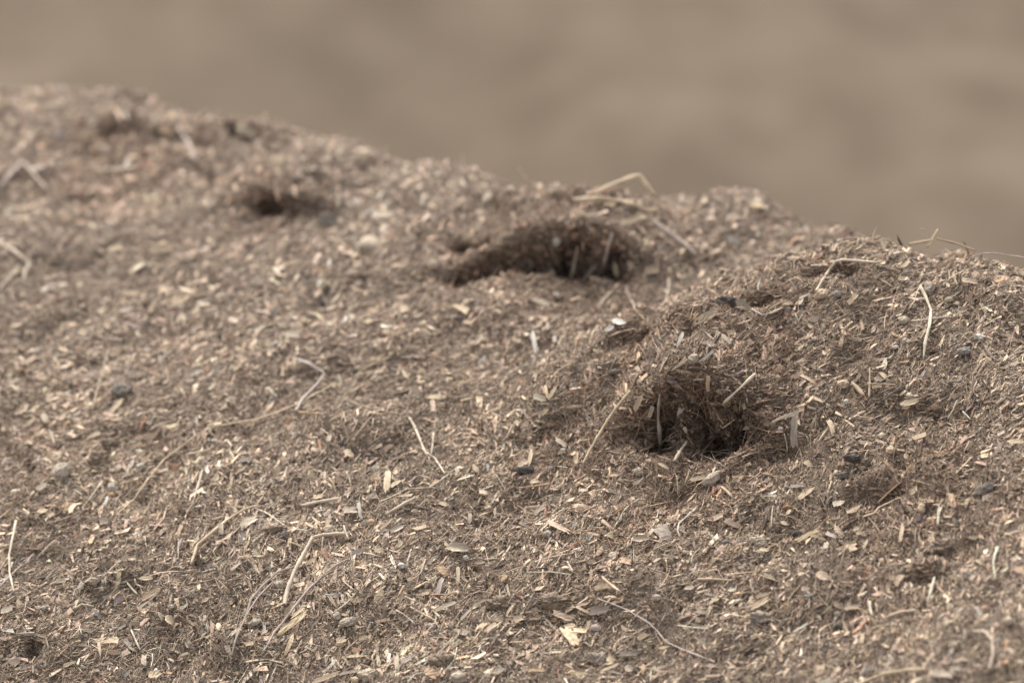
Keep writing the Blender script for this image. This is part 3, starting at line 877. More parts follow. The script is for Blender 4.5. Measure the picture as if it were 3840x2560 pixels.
# ---- lower centre and right
stalk("root", "N", [(1330,648),(1450,690),(1600,750),(1800,870),(1870,940),(1950,1040),(2100,1110),(2400,1225)], 20, "lilac", "long thin arched grey stem low in the right half", (.6,.9), .006)
stalk("straw", "N", [(1368,448),(1450,520),(1530,582)], 26, "pinktan", "pinkish stalk crossing the bright yellow split chip", (.9,.8), .01)
stalk("root", "N", [(670,405),(800,402),(900,400),(1080,425)], 19, "green", "pale green level straw in the lower centre", (1,.5))
stalk("root", "N", [(905,388),(960,300),(1012,205)], 15, "grey", "thin grey straw rising from the pale green level straw")
stalk("root", "N", [(750,305),(900,265),(1050,235)], 16, "beige", "thin beige straw above the pale green level straw")
stalk("root", "M", [(1820,945),(1865,850),(1885,780),(1912,740)], 17, "green", "wiry green grey root left of the large grey brown bark")
stalk("root", "M", [(2085,1015),(2062,950),(2075,885),(2180,790),(2245,735)], 19, "green", "branching pale green root right of the large grey brown bark")
stalk("root", "M", [(1520,865),(1560,780),(1600,735),(1710,655)], 18, "green", "pale green root above the pinkish splinter")
stalk("root", "M", [(1595,1045),(1650,970),(1720,920)], 20, "beige", "straight pale root left of the mauve flake")
stalk("root", "M", [(660,885),(760,875),(835,820)], 16, "grey", "thin grey root left of the reddish long chip")
stalk("root", "M", [(760,890),(900,830),(1022,745)], 16, "green", "thin curved root ending at the reddish long chip")
stalk("root", "M", [(2182,1255),(2200,1180),(2265,1110)], 20, "green", "pale forked root at the right of the lower centre")
stalk("straw", "M", [(600,560),(750,540),(880,525)], 24, "orange", "level orange brown straw in front of the long tan stalk")
stalk("root", "M", [(460,1195),(500,1130),(525,1095)], 22, "cream", "pale stub with a dark tip at lower centre")
stalk("root", "N", [(1815,1421),(1820,1295),(1910,1282)], 18, "green", "pale green bent straw at the bottom edge right of centre")
stalk("root", "N", [(2060,890),(2150,905),(2340,920)], 20, "green", "level yellow green straw beyond the arched grey stem")
stalk("straw", "O", [(45,1150),(200,1152),(362,1162)], 32, "tan", "level tan stick in the lower right half", (.9,.7))
stalk("straw", "O", [(255,298),(310,345),(362,402)], 26, "pinktan", "tan splinter right below the pale grey stone")
stalk("root", "O", [(730,480),(722,560),(715,680)], 18, "grey", "upright grey root above the black charcoal lump")
stalk("root", "O", [(1560,580),(1660,550),(1700,500),(1920,395)], 20, "straw", "bowed yellowish straw in the right of the lower slope", (.6,.6))
stalk("straw", "O", [(1690,455),(1760,385),(1880,280)], 26, "brown", "brown stalk above the bowed yellowish straw")
stalk("straw", "P", [(2112,322),(2085,390),(2068,460),(2088,612)], 28, "green", "upright pale green stalk near the lower right edge", (.9,.6), .012)
stalk("straw", "P", [(1530,590),(1500,710),(1462,838)], 30, "green", "pale green stalk standing beside the dark overhang at lower right", (.6,.9), .012)
stalk("root", "P", [(935,810),(940,880),(960,950)], 30, "cream", "curved cream sliver at lower right", (.8,.4))
stalk("straw", "P", [(1885,1090),(1990,1092),(2060,1170),(2068,1300),(2030,1440)], 30, "beige", "blurred hooked stalk near the bottom right corner", (.6,.8), .01)
stalk("straw", "P", [(820,1580),(930,1535),(1060,1480),(1280,1442),(1465,1436)], 38, "straw", "thick pale stalk cut by the bottom edge at right", (.9,.5), .012)
stalk("straw", "P", [(1110,952),(1230,915),(1365,898)], 34, "beige", "blurred beige stick above the thick pale stalk", (.6,.9))
stalk("root", "P", [(1120,490),(1250,470),(1400,380),(1500,312)], 18, "grey", "long thin grey stem curving on the lower right slope")
stalk("straw", "P", [(460,760),(530,840),(600,905)], 14, "beige", "hair thin stem left of the curved cream sliver")
stalk("straw", "P", [(180,810),(240,725),(300,665)], 16, "straw", "thin yellowish straw below the pinkish large chip")
stalk("root", "H", [(1650,565),(1705,480),(1740,390)], 18, "beige", "pale bowed straw right of the twin buff chips")
stalk("root", "H", [(1790,495),(1860,565)], 20, "green", "short pale green straw right of the bowed one")
stalk("straw", "H", [(1720,1070),(1800,990),(1870,915)], 17, "straw", "thin yellowish straw on the far right slope")
stalk("straw", "H", [(938,100),(935,240),(930,365)], 22, "pinktan", "upright thin brown straw on the right slope beside a slanting splinter", (.5,1), .01)
stalk("straw", "H", [(765,222),(830,290),(885,355)], 34, "tan", "slanting tan splinter on the right slope", (.5,1), .006)
stalk("straw", "H", [(890,243),(1020,240),(1170,250)], 16, "tan", "thin level straw across the upright brown straw", (.6,.6), .012)
stalk("twig", "H", [(1045,400),(1140,330),(1235,260)], 26, "darkgrey", "dark grey twig right of the upright brown straw")
stalk("straw", "H", [(465,770),(520,690),(600,600)], 24, "straw", "yellowish stalk right of the upright bark slab")
stalk("root", "H", [(150,700),(175,790),(180,870)], 20, "grey", "small grey stem left of the upright bark slab")
stalk("root", "H", [(1560,1540),(1565,1450),(1600,1370)], 26, "green", "pale green upright straw in the lower far right")
stalk("straw", "H", [(1005,1340),(1110,1240),(1225,1140)], 26, "orange", "orange brown stalk sloping up in the right half")

# ---- chips, bark, leaves
chip("G", (1800,660), (1800,792), 38, "orange", "orange tan chip standing upright above the front burrow", "torn")
chip("G", (1850,432), (1708,538), 27, "white", "white pointed splinter beside the grey pebble", "point")
chip("G", (1568,262), (1505,425), 36, "white", "whitish mauve splinter above the front burrow", "point")
chip("G", (185,255), (235,485), 42, "white", "tall white bent scrap in the valley left of the front mound", "torn")
chip("G", (920,150), (1040,175), 55, "chalk", "chalky white flake on the rear edge of the front mound", "round")
chip("G", (850,245), (935,205), 40, "chalk", "smaller chalky flake next to the white one", "round")
chip("G", (200,842), (305,872), 52, "cream", "thick cream husk piece in the yellowish cluster left of the front burrow", "torn")
chip("G", (305,745), (330,870), 30, "yellow", "upright yellowish sliver in the husk cluster", "point")
chip("G", (335,860), (412,748), 34, "yellow", "slanting yellowish sliver in the husk cluster", "point")
chip("G", (1130,972), (1190,838), 48, "tan", "tan chip hanging on the left wall of the front burrow", "torn", out=.012)
chip("G", (1258,1045), (1290,950), 34, "beige", "small beige chip inside the front burrow left of the mauve stick", "torn", out=.02)
chip("G", (1470,615), (1605,500), 44, "tan", "brownish chip pointing at the grey pebble", "wedge")
chip("G", (1580,1130), (1610,1190), 30, "beige", "little pale chip on the back wall of the front burrow", "point", out=.02)
chip("G", (150,1500), (180,1320), 38, "straw", "curved pale blade standing beside a black lump", "spindle", out=.006)
chip("G", (50,1480), (130,1430), 60, "pinktan", "pale pinkish chip behind the black lump", "torn")
chip("G", (1340,1455), (1445,1512), 32, "straw", "pale chip lying just below the front burrow", "spindle")
chip("G", (265,1020), (320,960), 40, "tan", "tan chip under the husk cluster", "torn")
chip("G", (410,1240), (500,1300), 42, "beige", "beige chip left of the long tan stalk foot", "torn")
chip("G", (1700,150), (1900,60), 70, "tan", "blurred tan slab on the rear edge of the front mound", "torn")
bark("G", (1790,1330), (1870,1330), 50, "lilac", "small mauve flake on the front burrow floor")
chip("C", (980,700), (1210,610), 55, "straw", "bright pale chip at the upper rim of the middle burrow", "torn")
chip("C", (945,1035), (972,1180), 50, "straw", "pale spindle chip at the right wall of the middle burrow", "spindle", out=.015)
chip("C", (1215,1120), (1350,1085), 70, "tan", "broad tan chip right of the middle burrow", "torn")
chip("C", (330,365), (440,360), 50, "beige", "pale blurred chip on the middle mound crest", "torn")
chip("C", (1735,500), (1795,450), 50, "straw", "blurred straw coloured chip on the right of the middle crest", "round")
chip("C", (2200,520), (2290,490), 70, "yellow", "blurred yellowish chip at the right end of the middle crest", "round")
chip("C", (1990,810), (2095,850), 50, "white", "blurred whitish chip in the right part of the middle mound", "torn")
chip("C", (2255,1290), (2282,1185), 26, "white", "thin white splinter behind the front mound", "point")
chip("C", (180,1385), (420,1440), 45, "beige", "long pale chip in front of the middle burrow", "spindle")
leaf("C", (2010,1400), (2200,1460), 100, "grey", "grey crumpled leaf on the rear edge of the front mound", [(2200,1465),(2300,1520),(2380,1500)], "white")
chip("A", (1535,330), (1590,250), 75, "yellow", "bright yellowish chip on the far left crest", "round")
chip("A", (800,345), (900,315), 80, "beige", "blurred cream chip left on the far left crest", "round")
chip("A", (2190,420), (2352,445), 70, "beige", "blurred pale chip on the far crest right of the yellowish chip", "torn")
chip("B", (150,295), (250,290), 75, "straw", "blurred straw coloured chip below the far crest", "round")
chip("B", (2085,640), (2180,630), 75, "cream", "blurred cream chip in the notch between the far and middle mounds", "round")
chip("B", (1060,800), (1270,790), 60, "beige", "blurred beige chip between the far burrow and the middle burrow", "torn")
chip("B", (1145,960), (1210,900), 70, "beige", "blurred oval chip between two burrows", "round")
chip("B", (520,1300), (660,1305), 44, "orange", "blurred orange chip below the far burrow", "torn")
chip("B", (760,830), (580,850), 90, "darkgrey", "dark mauve slab right of the far burrow", "torn")
chip("E", (985,145), (1115,95), 34, "straw", "blurred straw chip left of centre, upper of two", "torn")
chip("E", (960,215), (1070,150), 26, "beige", "blurred beige chip left of centre, lower of two", "torn")
chip("E", (1380,150), (1590,110), 50, "tan", "long blurred tan chip in the upper left slope", "torn")
chip("E", (1145,535), (1300,545), 40, "straw", "level pale chip in the left slope", "spindle")
chip("E", (1590,620), (1690,590), 60, "straw", "pale squarish chip right of the level one in the left slope", "torn")
chip("E", (415,1430), (500,1360), 46, "straw", "pale wedge chip in the left slope", "wedge")
leaf("E", (1680,1290), (1890,1220), 80, "grey", "grey papery scrap in the left slope")
chip("E", (720,890), (805,880), 60, "straw", "pale chip near the left edge above the brown twig", "torn")
chip("E", (2085,935), (2165,930), 36, "orange", "small orange chip with a pale one beside it", "torn")
chip("I", (990,200), (1115,40), 44, "straw", "longest of the three crossed buff chips on the left", "torn")
chip("I", (1000,212), (1090,178), 30, "straw", "shortest of the three crossed buff chips on the left", "torn")
chip("I", (1085,135), (1170,150), 56, "tan", "right hand tan chip of the three crossed chips", "torn")
chip("I", (395,180), (440,255), 58, "beige", "pale blocky chip at the left above the pale stub", "torn")
chip("I", (255,270), (310,220), 34, "straw", "small buff chip left of the pale blocky chip", "torn")
chip("I", (790,410), (905,340), 50, "straw", "forked pale chip in the left slope", "wedge")
chip("I", (1340,388), (1430,362), 44, "straw", "pale chip left above the bright left pebble", "torn")
chip("I", (330,870), (430,815), 48, "cream", "cream chip at lower left of the large grey pebble", "round")
chip("I", (750,715), (820,670), 30, "tan", "tan chip right of the large grey pebble", "torn")
chip("I", (580,1080), (620,985), 32, "straw", "pale upright chip below the thin cream straw", "wedge")
chip("I", (2195,1220), (2340,1115), 78, "beige", "large beige slab right of the elbowed stalk", "round")
chip("I", (2028,1280), (2030,1180), 42, "beige", "short blunt beige chip under the elbowed stalk", "torn")
chip("I", (915,1160), (985,1150), 66, "beige", "pale cubic chip in the lower left slope", "torn")
chip("I", (1220,1090), (1280,1080), 50, "straw", "small round edged pale chip in the lower left slope", "round")
chip("F", (1785,200), (1950,250), 70, "straw", "pale triangular chip upper centre", "wedge")
chip("F", (1320,240), (1400,240), 66, "straw", "pale round chip upper centre", "round")
chip("F", (995,352), (1080,345), 44, "straw", "pale oval chip left of the thin hooked stem end", "spindle")
chip("F", (1560,1050), (1755,1045), 42, "straw", "long bright chip in the centre", "spindle")
chip("F", (1340,800), (1410,890), 38, "straw", "slim pale chip slanting in the centre", "spindle")
chip("F", (270,480), (390,470), 62, "beige", "blurred beige chip upper left of the zigzag twig", "torn")
chip("F", (860,280), (925,355), 46, "beige", "blurred pale chip upright in the upper centre", "spindle")
chip("K", (1215,500), (1200,680), 62, "straw", "dog bone shaped pale chip in the centre", "torn")
chip("K", (1230,650), (1340,580), 34, "straw", "side splinter leaning on the dog bone chip", "point")
chip("K", (1000,760), (1110,715), 74, "grey", "grey wedge shaped flake in the centre", "wedge")
chip("K", (515,750), (630,725), 40, "straw", "pale oval chip left above the stout pale stalk", "spindle")
chip("K", (810,310), (895,370), 50, "straw", "pale chip upper left of the dog bone chip", "round")
chip("K", (1990,440), (2045,520), 44, "tan", "tan leaf shaped chip near the tiny white bit", "spindle")
chip("K", (2130,440), (2130,505), 26, "chalk", "tiny bright white bit right of the cream forked stem", "torn")
chip("K", (935,785), (965,940), 32, "white", "whitish upright splinter below the grey wedge shaped flake", "torn", out=.006)
chip("K", (800,860), (930,860), 60, "beige", "beige chip left of the whitish upright splinter", "torn")
chip("K", (1968,890), (1962,985), 34, "beige", "small upright beige block at the centre right", "torn", out=.006)
chip("K", (1140,1035), (1260,945), 26, "tan", "tan splinter next to the two tone seed husk", "point")
chip("K", (1085,1035), (1160,975), 24, "straw", "small cream splinter left of the tan splinter", "point")
leaf("K", (1745,1195), (1965,1215), 86, "beige", "pale dry leaf with its stem lying at lower centre", [(1960,1218),(2010,1222),(2055,1215)])
leaf("L", (1625,175), (1755,120), 52, "beige", "small beige leaf above the white pebble")
chip("J", (905,1200), (1080,1170), 62, "straw", "pale torn leaf like chip with a shadow under it at lower left", "wedge")
chip("J", (905,1190), (925,1330), 30, "straw", "drooping corner of bark under the torn pale chip", "point")
chip("J", (1530,950), (1590,1020), 70, "straw", "curled pale chip at the lower left", "round", curl=.3)
chip("J", (1318,1315), (1322,1405), 50, "beige", "square beige chip low on the left", "torn")
chip("J", (15,910), (115,875), 52, "beige", "beige chip at the left edge near the bottom", "torn")
chip("J", (75,1370), (185,1370), 54, "beige", "beige lump like chip at the bottom left", "round")
chip("J", (1280,605), (1400,600), 44, "straw", "tan oval flake above the hooked pale straw", "round")
chip("J", (2120,525), (2225,455), 26, "cream", "slim cream blade right of the elbowed stalk", "point")
chip("J", (1365,1500), (1470,1480), 64, "straw", "mottled buff chip at the bottom left", "torn")
chip("J", (1265,885), (1380,805), 26, "grey", "small grey splinter at the lower left", "point")
bark("J", (1300,800), (1470,700), 56, "tan", "tan bark strip beside the small grey splinter")
chip("J", (450,660), (600,615), 50, "beige", "blurred beige chip left of the fluffy grey pellet", "wedge")
chip("J", (1135,1505), (1190,1455), 36, "blue", "blue grey chip at the bottom left", "torn")
chip("J", (580,1410), (700,1370), 36, "straw", "slim buff chip near the bottom left", "point")
chip("J", (1850,820), (1920,785), 32, "straw", "small bright chip left of the dark grey twig", "spindle")
chip("L", (600,1112), (862,922), 54, "yellow", "thick bright split wood chip beside the long grey twig", "torn", thick=.5)
chip("L", (718,965), (832,875), 30, "yellow", "thin bright splinter above the thick split wood", "torn")
chip("L", (650,1335), (745,1095), 40, "yellow", "curved yellow husk below the split wood", "spindle", bend=.12)
chip("L", (530,1115), (640,1010), 18, "straw", "thin yellowish splinter left of the split wood", "point")
chip("L", (1025,760), (1135,765), 58, "white", "grey white triangular flake in the lower centre", "wedge")
leaf("L", (660,960), (750,850), 82, "tan", "soft tan leaf fragment behind the split wood")
chip("L", (1275,385), (1365,350), 50, "lilac", "mauve grey chip at the top of the long grey twig", "torn")
chip("L", (830,495), (955,400), 36, "tan", "tan leafy blade below the rust coloured tuft", "spindle")
bark("L", (1000,345), (1060,420), 50, "rust", "rust coloured bark scrap by the big bent stalk")
chip("L", (1255,815), (1380,800), 46, "tan", "tan husk under the grey white triangular flake", "spindle")
chip("L", (1680,1310), (1690,1455), 42, "beige", "upright greyish block chip near the bottom", "torn")
chip("L", (1130,1185), (1215,1160), 56, "straw", "buff block chip below the grey pod", "torn")
chip("L", (1340,1165), (1385,1140), 34, "straw", "left buff chip of three small ones right of the block chip", "torn")
chip("L", (1395,1170), (1400,1130), 28, "straw", "middle buff chip of three small ones right of the block chip", "torn")
chip("L", (1425,1165), (1440,1125), 26, "straw", "right buff chip of three small ones right of the block chip", "torn")
chip("L", (905,1565), (1150,1475), 42, "tan", "long tan bark strip at the bottom edge left of centre", "torn")
chip("L", (1150,1480), (1440,1440), 26, "greybrown", "grey brown extension of the tan bark strip", "point")
chip("L", (1945,1450), (2060,1510), 80, "orange", "orange bark block at the bottom edge", "torn", thick=.4)
chip("L", (1720,1375), (1850,1320), 38, "lilac", "mauve grey flake near the bottom right of the block chip", "point")
chip("L", (1200,1325), (1430,1312), 24, "straw", "straw coloured seed pod strip near the bottom", "spindle")
chip("L", (1880,1130), (1760,1170), 26, "straw", "pale slender chip above the upright greyish block", "spindle")
chip("L", (1530,145), (1650,62), 27, "pinktan", "pinkish tan splinter left of the small beige leaf", "torn")
chip("L", (1690,320), (1730,270), 38, "straw", "small buff chip below the small beige leaf", "torn")
chip("L", (1475,345), (1560,350), 56, "tan", "tan chip right of the mauve grey chip", "round")
chip("L", (2050,745), (2100,600), 46, "lilac", "mauve brown bark blade low in the centre", "torn")
chip("L", (2015,905), (2230,820), 36, "beige", "beige slat low in the centre", "torn")
chip("L", (2060,500), (2160,580), 60, "orange", "orange brown husk right of the forked grey root", "round")
chip("L", (2245,670), (2250,500), 34, "straw", "upright straw coloured splinter right of the orange brown husk", "torn", out=.008)
chip("N", (1300,542), (1490,520), 46, "yellow", "bright yellow split chip in the lower right half", "torn", thick=.4)
chip("N", (905,765), (1100,835), 56, "pinktan", "pale pinkish split chip above the large broken chip", "torn", thick=.4)
chip("N", (1020,930), (1140,1070), 88, "yellow", "large broken buff chip with ragged end near the bottom", "torn", thick=.35)
chip("N", (1090,935), (1222,945), 40, "yellow", "bright chip resting against the large broken chip", "torn")
chip("N", (1020,905), (1110,880), 40, "straw", "small bright chip on top of the large broken chip", "torn")
chip("N", (1125,715), (1250,680), 22, "straw", "upper arm of the small angled splinter", "torn")
chip("N", (1125,715), (1232,770), 26, "straw", "lower arm of the small angled splinter", "torn")
bark("N", (1250,765), (1430,735), 72, "greybrown", "grey brown ribbed bark right of the angled splinter")
chip("N", (550,850), (635,810), 56, "straw", "pale block chip left of the pale pinkish split chip", "torn")
chip("N", (375,820), (455,845), 54, "tan", "tan block chip left of the pale block chip", "torn")
chip("N", (690,838), (785,820), 24, "yellow", "slim yellow chip between the block chip and the split chip", "spindle")
chip("N", (290,950), (395,865), 44, "pinktan", "pinkish slab chip left near the bottom", "torn")
chip("N", (1690,1005), (1812,965), 46, "yellow", "bright pointed chip left of the arched grey stem", "point")
chip("N", (1885,1098), (1985,1085), 26, "yellow", "slim bright chip ending at the arched grey stem", "point")
chip("N", (1060,1340), (1230,1350), 62, "yellow", "fibrous yellow chip at the bottom edge", "torn")
chip("N", (1420,1180), (1480,1225), 54, "straw", "buff chip above the bottom edge right of the fibrous one", "torn")
chip("N", (1575,1280), (1650,1295), 58, "beige", "beige chip at the bottom edge", "round")
chip("N", (1350,1315), (1510,1245), 26, "straw", "slim straw coloured splinter left of the beige chip", "torn")
chip("N", (1570,1340), (1400,1300), 22, "greybrown", "grey brown sliver above the fibrous chip", "spindle")
chip("N", (690,1300), (838,1300), 24, "orange", "slim orange chip near the bottom edge", "torn")
chip("N", (685,1120), (690,1200), 38, "pinktan", "upright pinkish chip near the bottom", "torn")
chip("N", (970,1185), (1030,1105), 34, "straw", "pale block leaning below the large broken chip", "torn")
chip("N", (1520,1150), (1700,1150), 40, "greybrown", "greyish slab near the bottom right of the broken chip", "torn")
chip("N", (440,495), (480,430), 56, "orange", "orange triangular chip in the lower centre", "wedge")
chip("N", (190,325), (300,305), 28, "tan", "tan slim chip below the pale dry leaf", "spindle")
chip("N", (65,840), (160,740), 24, "beige", "slim beige splinter in the lower centre", "torn")
chip("N", (490,785), (550,700), 24, "straw", "slim straw coloured splinter above the block chips", "torn")
bark("N", (160,720), (310,640), 34, "brown", "brown bark sliver next to the mauve brown blade")
leaf("N", (1640,105), (1810,85), 52, "beige", "curled beige leaf left of the large grey brown bark")
bark("M", (1890,900), (1990,1060), 120, "greybrown", "large grey brown bark slab in the lower right half", out=.006)
chip("M", (1720,930), (1800,945), 62, "lilac", "pale mauve flake left of the large grey brown bark", "round")
chip("M", (870,870), (1050,955), 44, "pinktan", "reddish long chip in the lower centre", "torn")
chip("M", (1365,855), (1470,940), 30, "pinktan", "pinkish pointed splinter in the lower right half", "point")
chip("M", (725,800), (845,725), 36, "beige", "beige slat above the reddish long chip", "torn")
chip("M", (1235,1050), (1275,975), 40, "blue", "blue grey blade in the lower right half", "torn")
chip("M", (1880,330), (1975,382), 30, "tan", "tan chip just in front of the front burrow", "spindle")
chip("M", (1650,530), (1750,470), 34, "beige", "pale grey chip in front of the front burrow", "point")
chip("M", (2180,485), (2305,462), 38, "straw", "buff chip right in front of the front burrow", "torn")
chip("M", (700,505), (790,495), 34, "straw", "pale rounded chip in front of the long tan stalk", "round")
chip("M", (585,350), (670,310), 64, "pinktan", "light chip touching the black lump", "torn")
chip("M", (1100,720), (1250,760), 64, "pinktan", "broad pinkish flake in the lower right half", "round")
chip("M", (1085,940), (1125,870), 40, "cream", "cream ragged chip right of the reddish long chip", "wedge")
chip("M", (1410,985), (1470,1005), 40, "straw", "buff chip below the pinkish pointed splinter", "round")
chip("M", (1530,1215), (1640,1240), 60, "orange", "orange tan chip low right of centre", "torn")
chip("M", (2270,1000), (2352,960), 60, "pinktan", "pinkish ragged chip right of the pale root", "torn")
chip("O", (955,795), (1155,695), 36, "yellow", "long bright splinter beside the charcoal lump", "torn", thick=.4)
chip("O", (1070,735), (1205,780), 30, "yellow", "bright splinter branching right of the charcoal lump", "torn")
chip("O", (1305,665), (1375,765), 46, "pinktan", "blocky pinkish chip right of the bright splinters", "torn", thick=.4)
chip("O", (1330,900), (1490,850), 74, "pinktan", "large flat pinkish chip in the chip cluster at lower right", "torn")
chip("O", (1500,725), (1592,738), 34, "straw", "pale ribbed chip in the chip cluster", "torn")
chip("O", (1560,865), (1600,795), 28, "straw", "pale oblong chip right of the large flat pinkish chip", "torn")
chip("O", (1465,700), (1525,680), 32, "straw", "curved pale chip at the top of the cluster", "round")
chip("O", (1215,880), (1225,815), 46, "beige", "upright beige chip left of the large flat pinkish chip", "torn")
chip("O", (1215,730), (1335,770), 32, "lilac", "mauve brown slat inside the chip cluster", "torn")
chip("O", (290,610), (430,670), 48, "pinktan", "tan slab chip left of the charcoal lump", "torn")
chip("O", (180,600), (270,560), 46, "pinktan", "soft tan chip left of the slab chip", "torn")
chip("O", (1130,1100), (1245,1140), 76, "pinktan", "big oval pinkish chip with a dark grub like speck", "round")
chip("O", (540,1415), (690,1330), 50, "straw", "long pale chip in the bottom right half", "torn")
chip("O", (320,1260), (395,1245), 34, "cream", "cream chip left above the long pale chip", "spindle")
chip("O", (150,1378), (240,1300), 26, "straw", "slim straw chip left of the long pale chip", "point")
chip("O", (1010,1305), (1105,1290), 26, "chalk", "white slim chip at the bottom right half", "spindle")
chip("O", (1390,1420), (1530,1395), 44, "tan", "tan chip near the bottom right, right one of a pair", "torn")
chip("O", (1300,1380), (1370,1410), 44, "tan", "tan chip near the bottom right, left one of a pair", "torn")
chip("O", (725,1440), (885,1440), 34, "tan", "level tan chip at the bottom right half", "spindle")
chip("O", (840,1430), (850,1370), 44, "orange", "orange tan chip above the level tan chip", "round")
chip("O", (1850,1205), (1905,1110), 56, "pinktan", "upright pinkish chip left of the dark overhang", "torn")
leaf("O", (975,405), (1115,310), 56, "straw", "yellowish leaf like blade below the brown burrow rim")
bark("O", (880,300), (1030,290), 30, "greybrown", "curved grey bark scrap above the yellowish blade")
chip("O", (1900,800), (1925,650), 34, "straw", "fibrous pale chip standing right of the cluster", "torn")
chip("O", (2070,470), (2110,520), 50, "straw", "round tan seed like chip on the right slope", "round")
chip("O", (600,880), (690,885), 34, "straw", "pale chip under the sandy patch", "round")
chip("O", (455,885), (510,860), 30, "orange", "small orange chip left of the sandy patch", "spindle")
chip("O", (850,560), (900,510), 28, "straw", "small pale chip below the dark rust husk", "spindle")
chip("O", (20,230), (110,212), 34, "straw", "buff chip left of the pale grey stone", "torn")
chip("O", (990,1240), (1060,1235), 38, "pinktan", "pinkish chip below the big oval one", "torn")
chip("O", (840,1190), (900,1210), 40, "pinktan", "pale pinkish chip above the slim white chip", "round")
chip("O", (560,1320), (720,1275), 34, "tan", "tan rounded chip above the long pale chip", "spindle")
chip("O", (20,1430), (120,1460), 40, "beige", "beige chip in the bottom centre right", "torn")
chip("P", (1510,1475), (1690,1485), 58, "beige", "blurred pinkish block at the bottom right edge", "torn", thick=.4)
chip("P", (400,1450), (520,1410), 48, "straw", "blurred pale chip left of the thick pale stalk", "torn")
chip("P", (615,1470), (660,1415), 40, "straw", "blurred small pale chip at the bottom edge right of centre", "round")
chip("P", (858,1200), (868,1125), 36, "straw", "blurred upright pale chip above the thick pale stalk", "torn")
chip("P", (155,1185), (240,1160), 34, "straw", "pale chip in the bottom right half above the edge", "spindle")
chip("P", (1760,565), (1850,520), 48, "pinktan", "tan chip on the far lower right slope", "torn")
chip("P", (1845,235), (1945,225), 38, "straw", "pale oval chip on the far right slope", "spindle")
chip("P", (2130,100), (2200,30), 72, "orange", "orange tan cone like scrap near the right edge", "wedge")
chip("P", (1905,865), (1990,970), 34, "white", "white pointed chip near the lower right corner", "point")
chip("P", (1850,620), (1895,575), 36, "beige", "small beige chip below the tan one on the far right", "torn")
chip("H", (1215,435), (1390,390), 56, "straw", "upper of the twin buff chips on the right slope", "round")
chip("H", (1230,460), (1310,440), 46, "straw", "lower of the twin buff chips on the right slope", "round")
chip("H", (1055,110), (1085,5), 52, "cream", "cream pointed chip below the tall kinked straw", "point")
chip("H", (975,195), (1045,195), 46, "cream", "bright cream chip right of the upright brown straw", "round")
chip("H", (950,270), (1040,260), 40, "straw", "pale chip under the bright cream one", "wedge")
chip("H", (235,830), (240,560), 62, "greybrown", "upright weathered bark slab right of the front burrow", "torn", name="bark_piece", cat="bark", grp="bark pieces on the heap", out=.012)
chip("H", (5,600), (270,500), 50, "beige", "long grey tan slab leaning above the upright bark slab", "wedge")
chip("H", (560,570), (610,700), 44, "straw", "branching pale chip on the right slope", "torn")
chip("H", (280,480), (330,470), 40, "orange", "orange husk at the end of the long grey tan slab", "torn")
chip("H", (1955,905), (2025,900), 40, "straw", "small square chip on the far right slope", "torn")
chip("H", (2205,772), (2352,775), 32, "straw", "level chip at the right edge", "torn")
chip("H", (290,1285), (430,1190), 46, "straw", "leaf like buff chip on the middle right slope", "point")
chip("H", (1250,900), (1285,915), 42, "straw", "tiny bright chip on the right slope", "torn")
chip("H", (295,155), (430,225), 30, "pinktan", "pinkish splinter left of the round two tone seed", "torn")
chip("H", (620,500), (685,540), 26, "straw", "small straw chip below the silvery speck", "point")
chip("D", (740,870), (820,790), 42, "straw", "bright blocky chip below the bent straw", "torn")
chip("D", (1230,550), (1300,475), 36, "straw", "bright chip above the tall kinked straw", "torn")
chip("D", (1000,520), (1085,500), 54, "straw", "rounded pale chip at the end of the bent straw", "round")
chip("D", (290,890), (325,810), 30, "cream", "small cream splinter under the bent straw", "point")
chip("D", (1730,470), (1840,510), 40, "straw", "pale chip beneath the dark brown stub", "torn")
chip("D", (1780,650), (1920,680), 46, "pinktan", "pinkish chip on the crest side of the right slope", "torn")
chip("D", (1195,650), (1260,640), 40, "straw", "pale chip left above the tall straw's gap", "torn")
chip("D", (980,860), (1055,815), 24, "straw", "slim bright chip between the blocky chip and the tall straw", "torn")

# ---- pebbles, clods, seeds
lump("G", (1665,500), 48, 44, "grey", "round grey pebble above the front burrow")
lump("L", (1730,490), 32, 26, "chalk", "bright white pebble at lower centre")
lump("L", (1642,523), 22, 18, "beige", "small dull pebble left of the bright white one")
lump("L", (2320,418), 28, 22, "white", "small white pebble below the pale dry leaf")
lump("L", (1065,155), 48, 34, "beige", "beige pebble above the big bent stalk")
lump("L", (610,665), 52, 32, "grey", "grey pebble between the dark twig and the big stalk", ang=-12)
lump("L", (1240,1010), 88, 38, "grey", "long grey pod shaped pebble in the lower centre", ang=18)
lump("L", (1140,950), 38, 34, "grey", "round grey pebble touching the grey pod")
lump("L", (2250,1520), 76, 56, "grey", "grey stone at the bottom edge in the centre")
clod("L", (1420,1495), 72, 48, "beige", "pale crumbly clod at the bottom edge")
lump("L", (1300,1540), 36, 30, "straw", "buff pebble left of the pale crumbly clod")
clod("L", (2110,1380), 110, 70, "brown", "fibrous brown clod at the bottom in the centre")
lump("L", (640,210), 55, 34, "darkgrey", "dark pellet above the big bent stalk", ang=20)
lump("L", (1455,92), 34, 28, "orange", "two tone seed husk above the small beige leaf")
clod("L", (530,170), 110, 36, "brown", "long brown clod left of the dark pellet", ang=20)
lump("L", (740,1215), 40, 32, "brown", "round brown pellet by the curved yellow husk")
lump("L", (2000,1045), 50, 26, "grey", "flattish grey pebble right of the cream curved straw")
lump("L", (380,1010), 60, 26, "grey", "flattish grey pebble below the dark grey twig", ang=15)
lump("I", (555,715), 100, 72, "grey", "large grey pebble in the left slope", ang=35)
